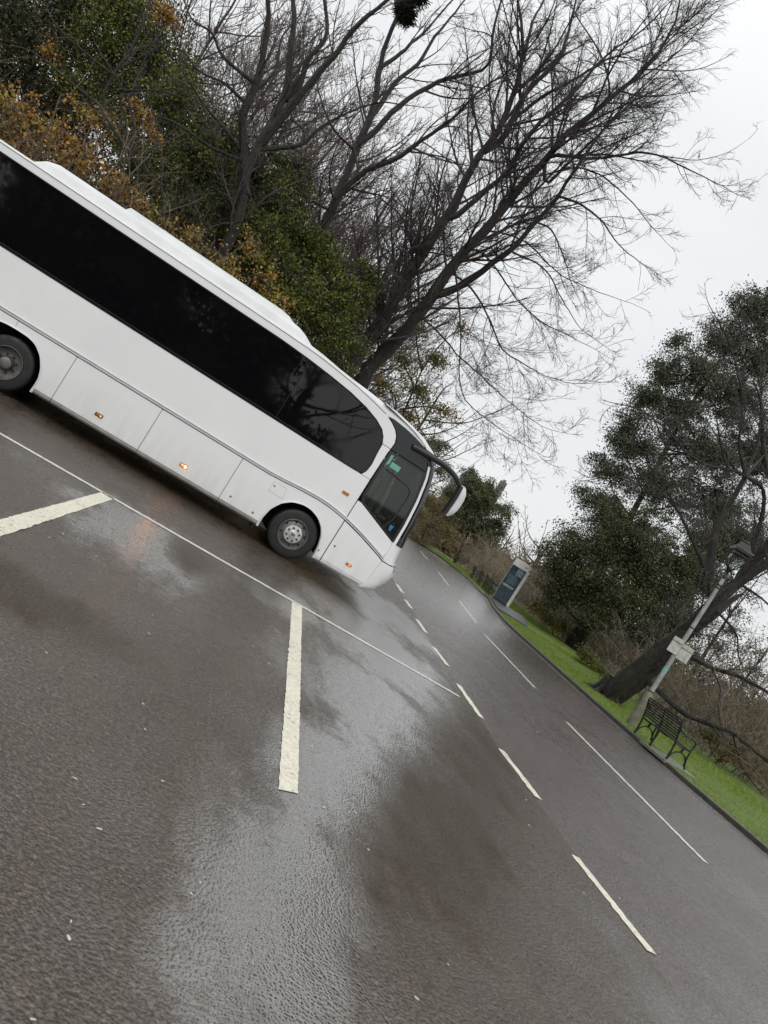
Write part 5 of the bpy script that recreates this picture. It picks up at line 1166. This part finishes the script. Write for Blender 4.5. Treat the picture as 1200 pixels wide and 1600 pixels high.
for ra, rl in ((2.6, 1.0), (3.5, .8), (4.6, .7), (5.6, .8), (.4, .7)):
    u2 = np.array([math.cos(ra), math.sin(ra), 0]); L.append(([base+u2*.10+np.array([0, 0, .75]), base+u2*.36+np.array([0, 0, .22]), base+u2*rl+np.array([0, 0, .02])], .17, .05))
T, n_ = bare_tree('leaning_tree', 'massive dark bare tree leaning over the lamp post and bench, low limbs arching right', 'tree', L, 15, 'bark_dark', 'twig', l1=4.2, l2=5.6, l3=8, up1=.02, len1=.35, tmax_len=2.0, fine=.0075, leafy=('lf_brown', .04, .06), droop=.03); tot['lean'] = n_
# roots flare
for i, (xa, xb, ya, yb, h, n, tw_, lf, lb) in enumerate([(17.8, 21, 21, 27, 3.4, 130, 'twig_brown', 'lf_brown', 'brown twiggy thicket behind the bench under the arching limbs'), (19, 24, 16.5, 21, 3.0, 130, 'twig_brown', 'lf_brown', 'brown twiggy thicket at the right edge beyond the grass'),
        (24, 32, 24, 31, 5.5, 160, 'twig_brown', 'lf_brown', 'tall twiggy thicket farther back at the right edge')]):
    T, n_ = brush('thicket', lb, 'thicket', xa, xb, ya, yb, -.1, h, n, 260+i, tw_, lf, group='thickets on the right', fine=.008, leaf=.055, lfrac=.4); tot['rb%d' % i] = n_
q_ = P(1090, 1060, 34); T, n_ = auto_tree('bare_tree', 'small pale bare tree in the gap of sky under the leaning trunk', 'tree', q_[0], 34, -.8, 6.5, 2.6, 64, 'bark_pale', 'twig', nl=12, fine=.012, r0=.12, l1=1.5, l2=1.9, l3=1.9, low=.25, tlen=2)
for i, (px, py, Yd, h) in enumerate([(1200, 1000, 33, 8), (1180, 900, 38, 12)]):
    q_ = P(px, py, Yd); b = np.array([q_[0], Yd, -.8]); r = np.random.default_rng(300+i)
    bl = [(b+np.array([r.normal(0, .5), r.normal(0, .5), h*(.25+.7*k/7)]), (1.9-1.5*k/7)) for k in range(8)]
    T, n_ = leafy_tree('fir_tree', ['dark spruce at the right edge behind the arching limbs', 'taller dark spruce at the right edge behind the leaning tree'][i], 'tree', b, bl, 310+i, 'lf_fir', n_clump=110, per=60, leaf=.12, clump=.6, trunk_r=.2, shell=.8); tot['sp%d' % i] = n_

# trees on the photographer's side, mirrored in the coach windows
for i, (x, y, h) in enumerate([(-19, -14, 9.5), (-11.5, -15, 9), (-5, -15, 8.5), (0.8, -16, 3.4), (-8, -18, 9.5), (-2.3, -15.5, 7.5)]):
    b = np.array([x, y, -.3]); r = np.random.default_rng(400+i)
    bl = [(b+np.array([r.normal(0, 1.6), r.normal(0, 1.6), h*(.2+.7*k/8)]), 3.0-1.6*k/8) for k in range(9)]
    T, n_ = leafy_tree('evergreen_tree', ['tall evergreen behind the photographer, mirrored in the rear half of the coach windows', 'evergreen behind the photographer, mirrored left of the middle of the coach windows', 'evergreen behind the photographer, mirrored in the middle of the coach windows', 'low evergreen behind the photographer, mirrored low in the front half of the coach windows', 'evergreen set back behind the photographer, mirrored in the gap between two nearer ones', 'evergreen behind the photographer, mirrored just right of the middle of the coach windows'][i], 'tree', b, bl, 410+i, 'lf_dark', n_clump=200, per=110, leaf=.34, clump=1.5, trunk_r=.3, shell=.7, twigs=False)
T, n_ = auto_tree('bare_tree', 'bare tree behind the photographer, mirrored in the front coach windows', 'tree', 3.2, -13, -.1, 10, 5, 65, 'bark_dark', 'twig', nl=13, fine=.02, r0=.28, l1=1.2, l2=1.4, l3=1.4, low=.25, tlen=3)

# grass blades on the verge
r = np.random.default_rng(8); n = 70000
s_ = r.random(n)**1.25*55+ 5; yy = s_; kx = np.interp(yy, KL[:60, 1], KL[:60, 0]) if False else np.interp(yy, KERB[:11, 1], KERB[:11, 0]); dd = .14+r.random(n)**1.1*5.0
p = np.c_[kx+dd, yy, .07+.02*dd]; k = ~((p[:, 0] > 12.3) & (p[:, 0] < 13.3) & (p[:, 1] > 14.8) & (p[:, 1] < 16)) & ~((p[:, 1] > 33) & (p[:, 1] < 41.5) & (p[:, 0] < 20.5)); p = p[k]; n = len(p)
h = r.uniform(.03, .085, n)*(1+p[:, 1]*.012); a = r.uniform(0, 6.28, n); w = .004+p[:, 1]*.0003
dx = np.c_[np.cos(a)*w, np.sin(a)*w, np.zeros(n)]; tip = np.c_[r.normal(0, .025, n), r.normal(0, .025, n), h]
V = np.stack([p-dx, p+dx, p+tip], 1).reshape(-1, 3); F = np.arange(n*3).reshape(-1, 3)
go = raw('grass', V, F, M['blade'], None, (14, 20, .1)); go['kind'] = 'stuff'; go['label'] = 'short bright green grass growing on the verge'; go['category'] = 'grass'
# fallen leaves on the bank and verge
n = 14000; x = r.uniform(-22, 5, n); y = r.uniform(17.2, 26, n); p1 = np.c_[x, y, bank_z(x, y)+.12]
V, F = leaves(p1, .09, r, 0, .7); lo = raw('leaf_litter', V, F, M['lf_orange'], None, (0, 20, 0)); lo['kind'] = 'stuff'; lo['label'] = 'brown fallen leaves lying on the wooded bank'; lo['category'] = 'leaf litter'

r = np.random.default_rng(12); n = 1500; yy = r.random(n)**.9*34+6; kx = np.interp(yy, KERB[:11, 1], KERB[:11, 0]); dd = np.where(r.random(n) < .45, -.18+r.normal(0, .09, n), r.random(n)*4.5+.2)
p1 = np.c_[kx+dd, yy, np.where(dd < 0, .008, .13+.02*dd)]; V, F = leaves(p1, .055, r, 0, .7); V = V.reshape(-1, 4, 3); V[:, :, 2] = p1[:, None, 2]+(V[:, :, 2]-p1[:, None, 2])*.25
lo = raw('leaf_litter', V.reshape(-1, 3), F, M['lf_orange'], None, (14, 20, 0)); lo['kind'] = 'stuff'; lo['label'] = 'wet brown leaves fallen on the grass verge and in the gutter'; lo['category'] = 'leaf litter'
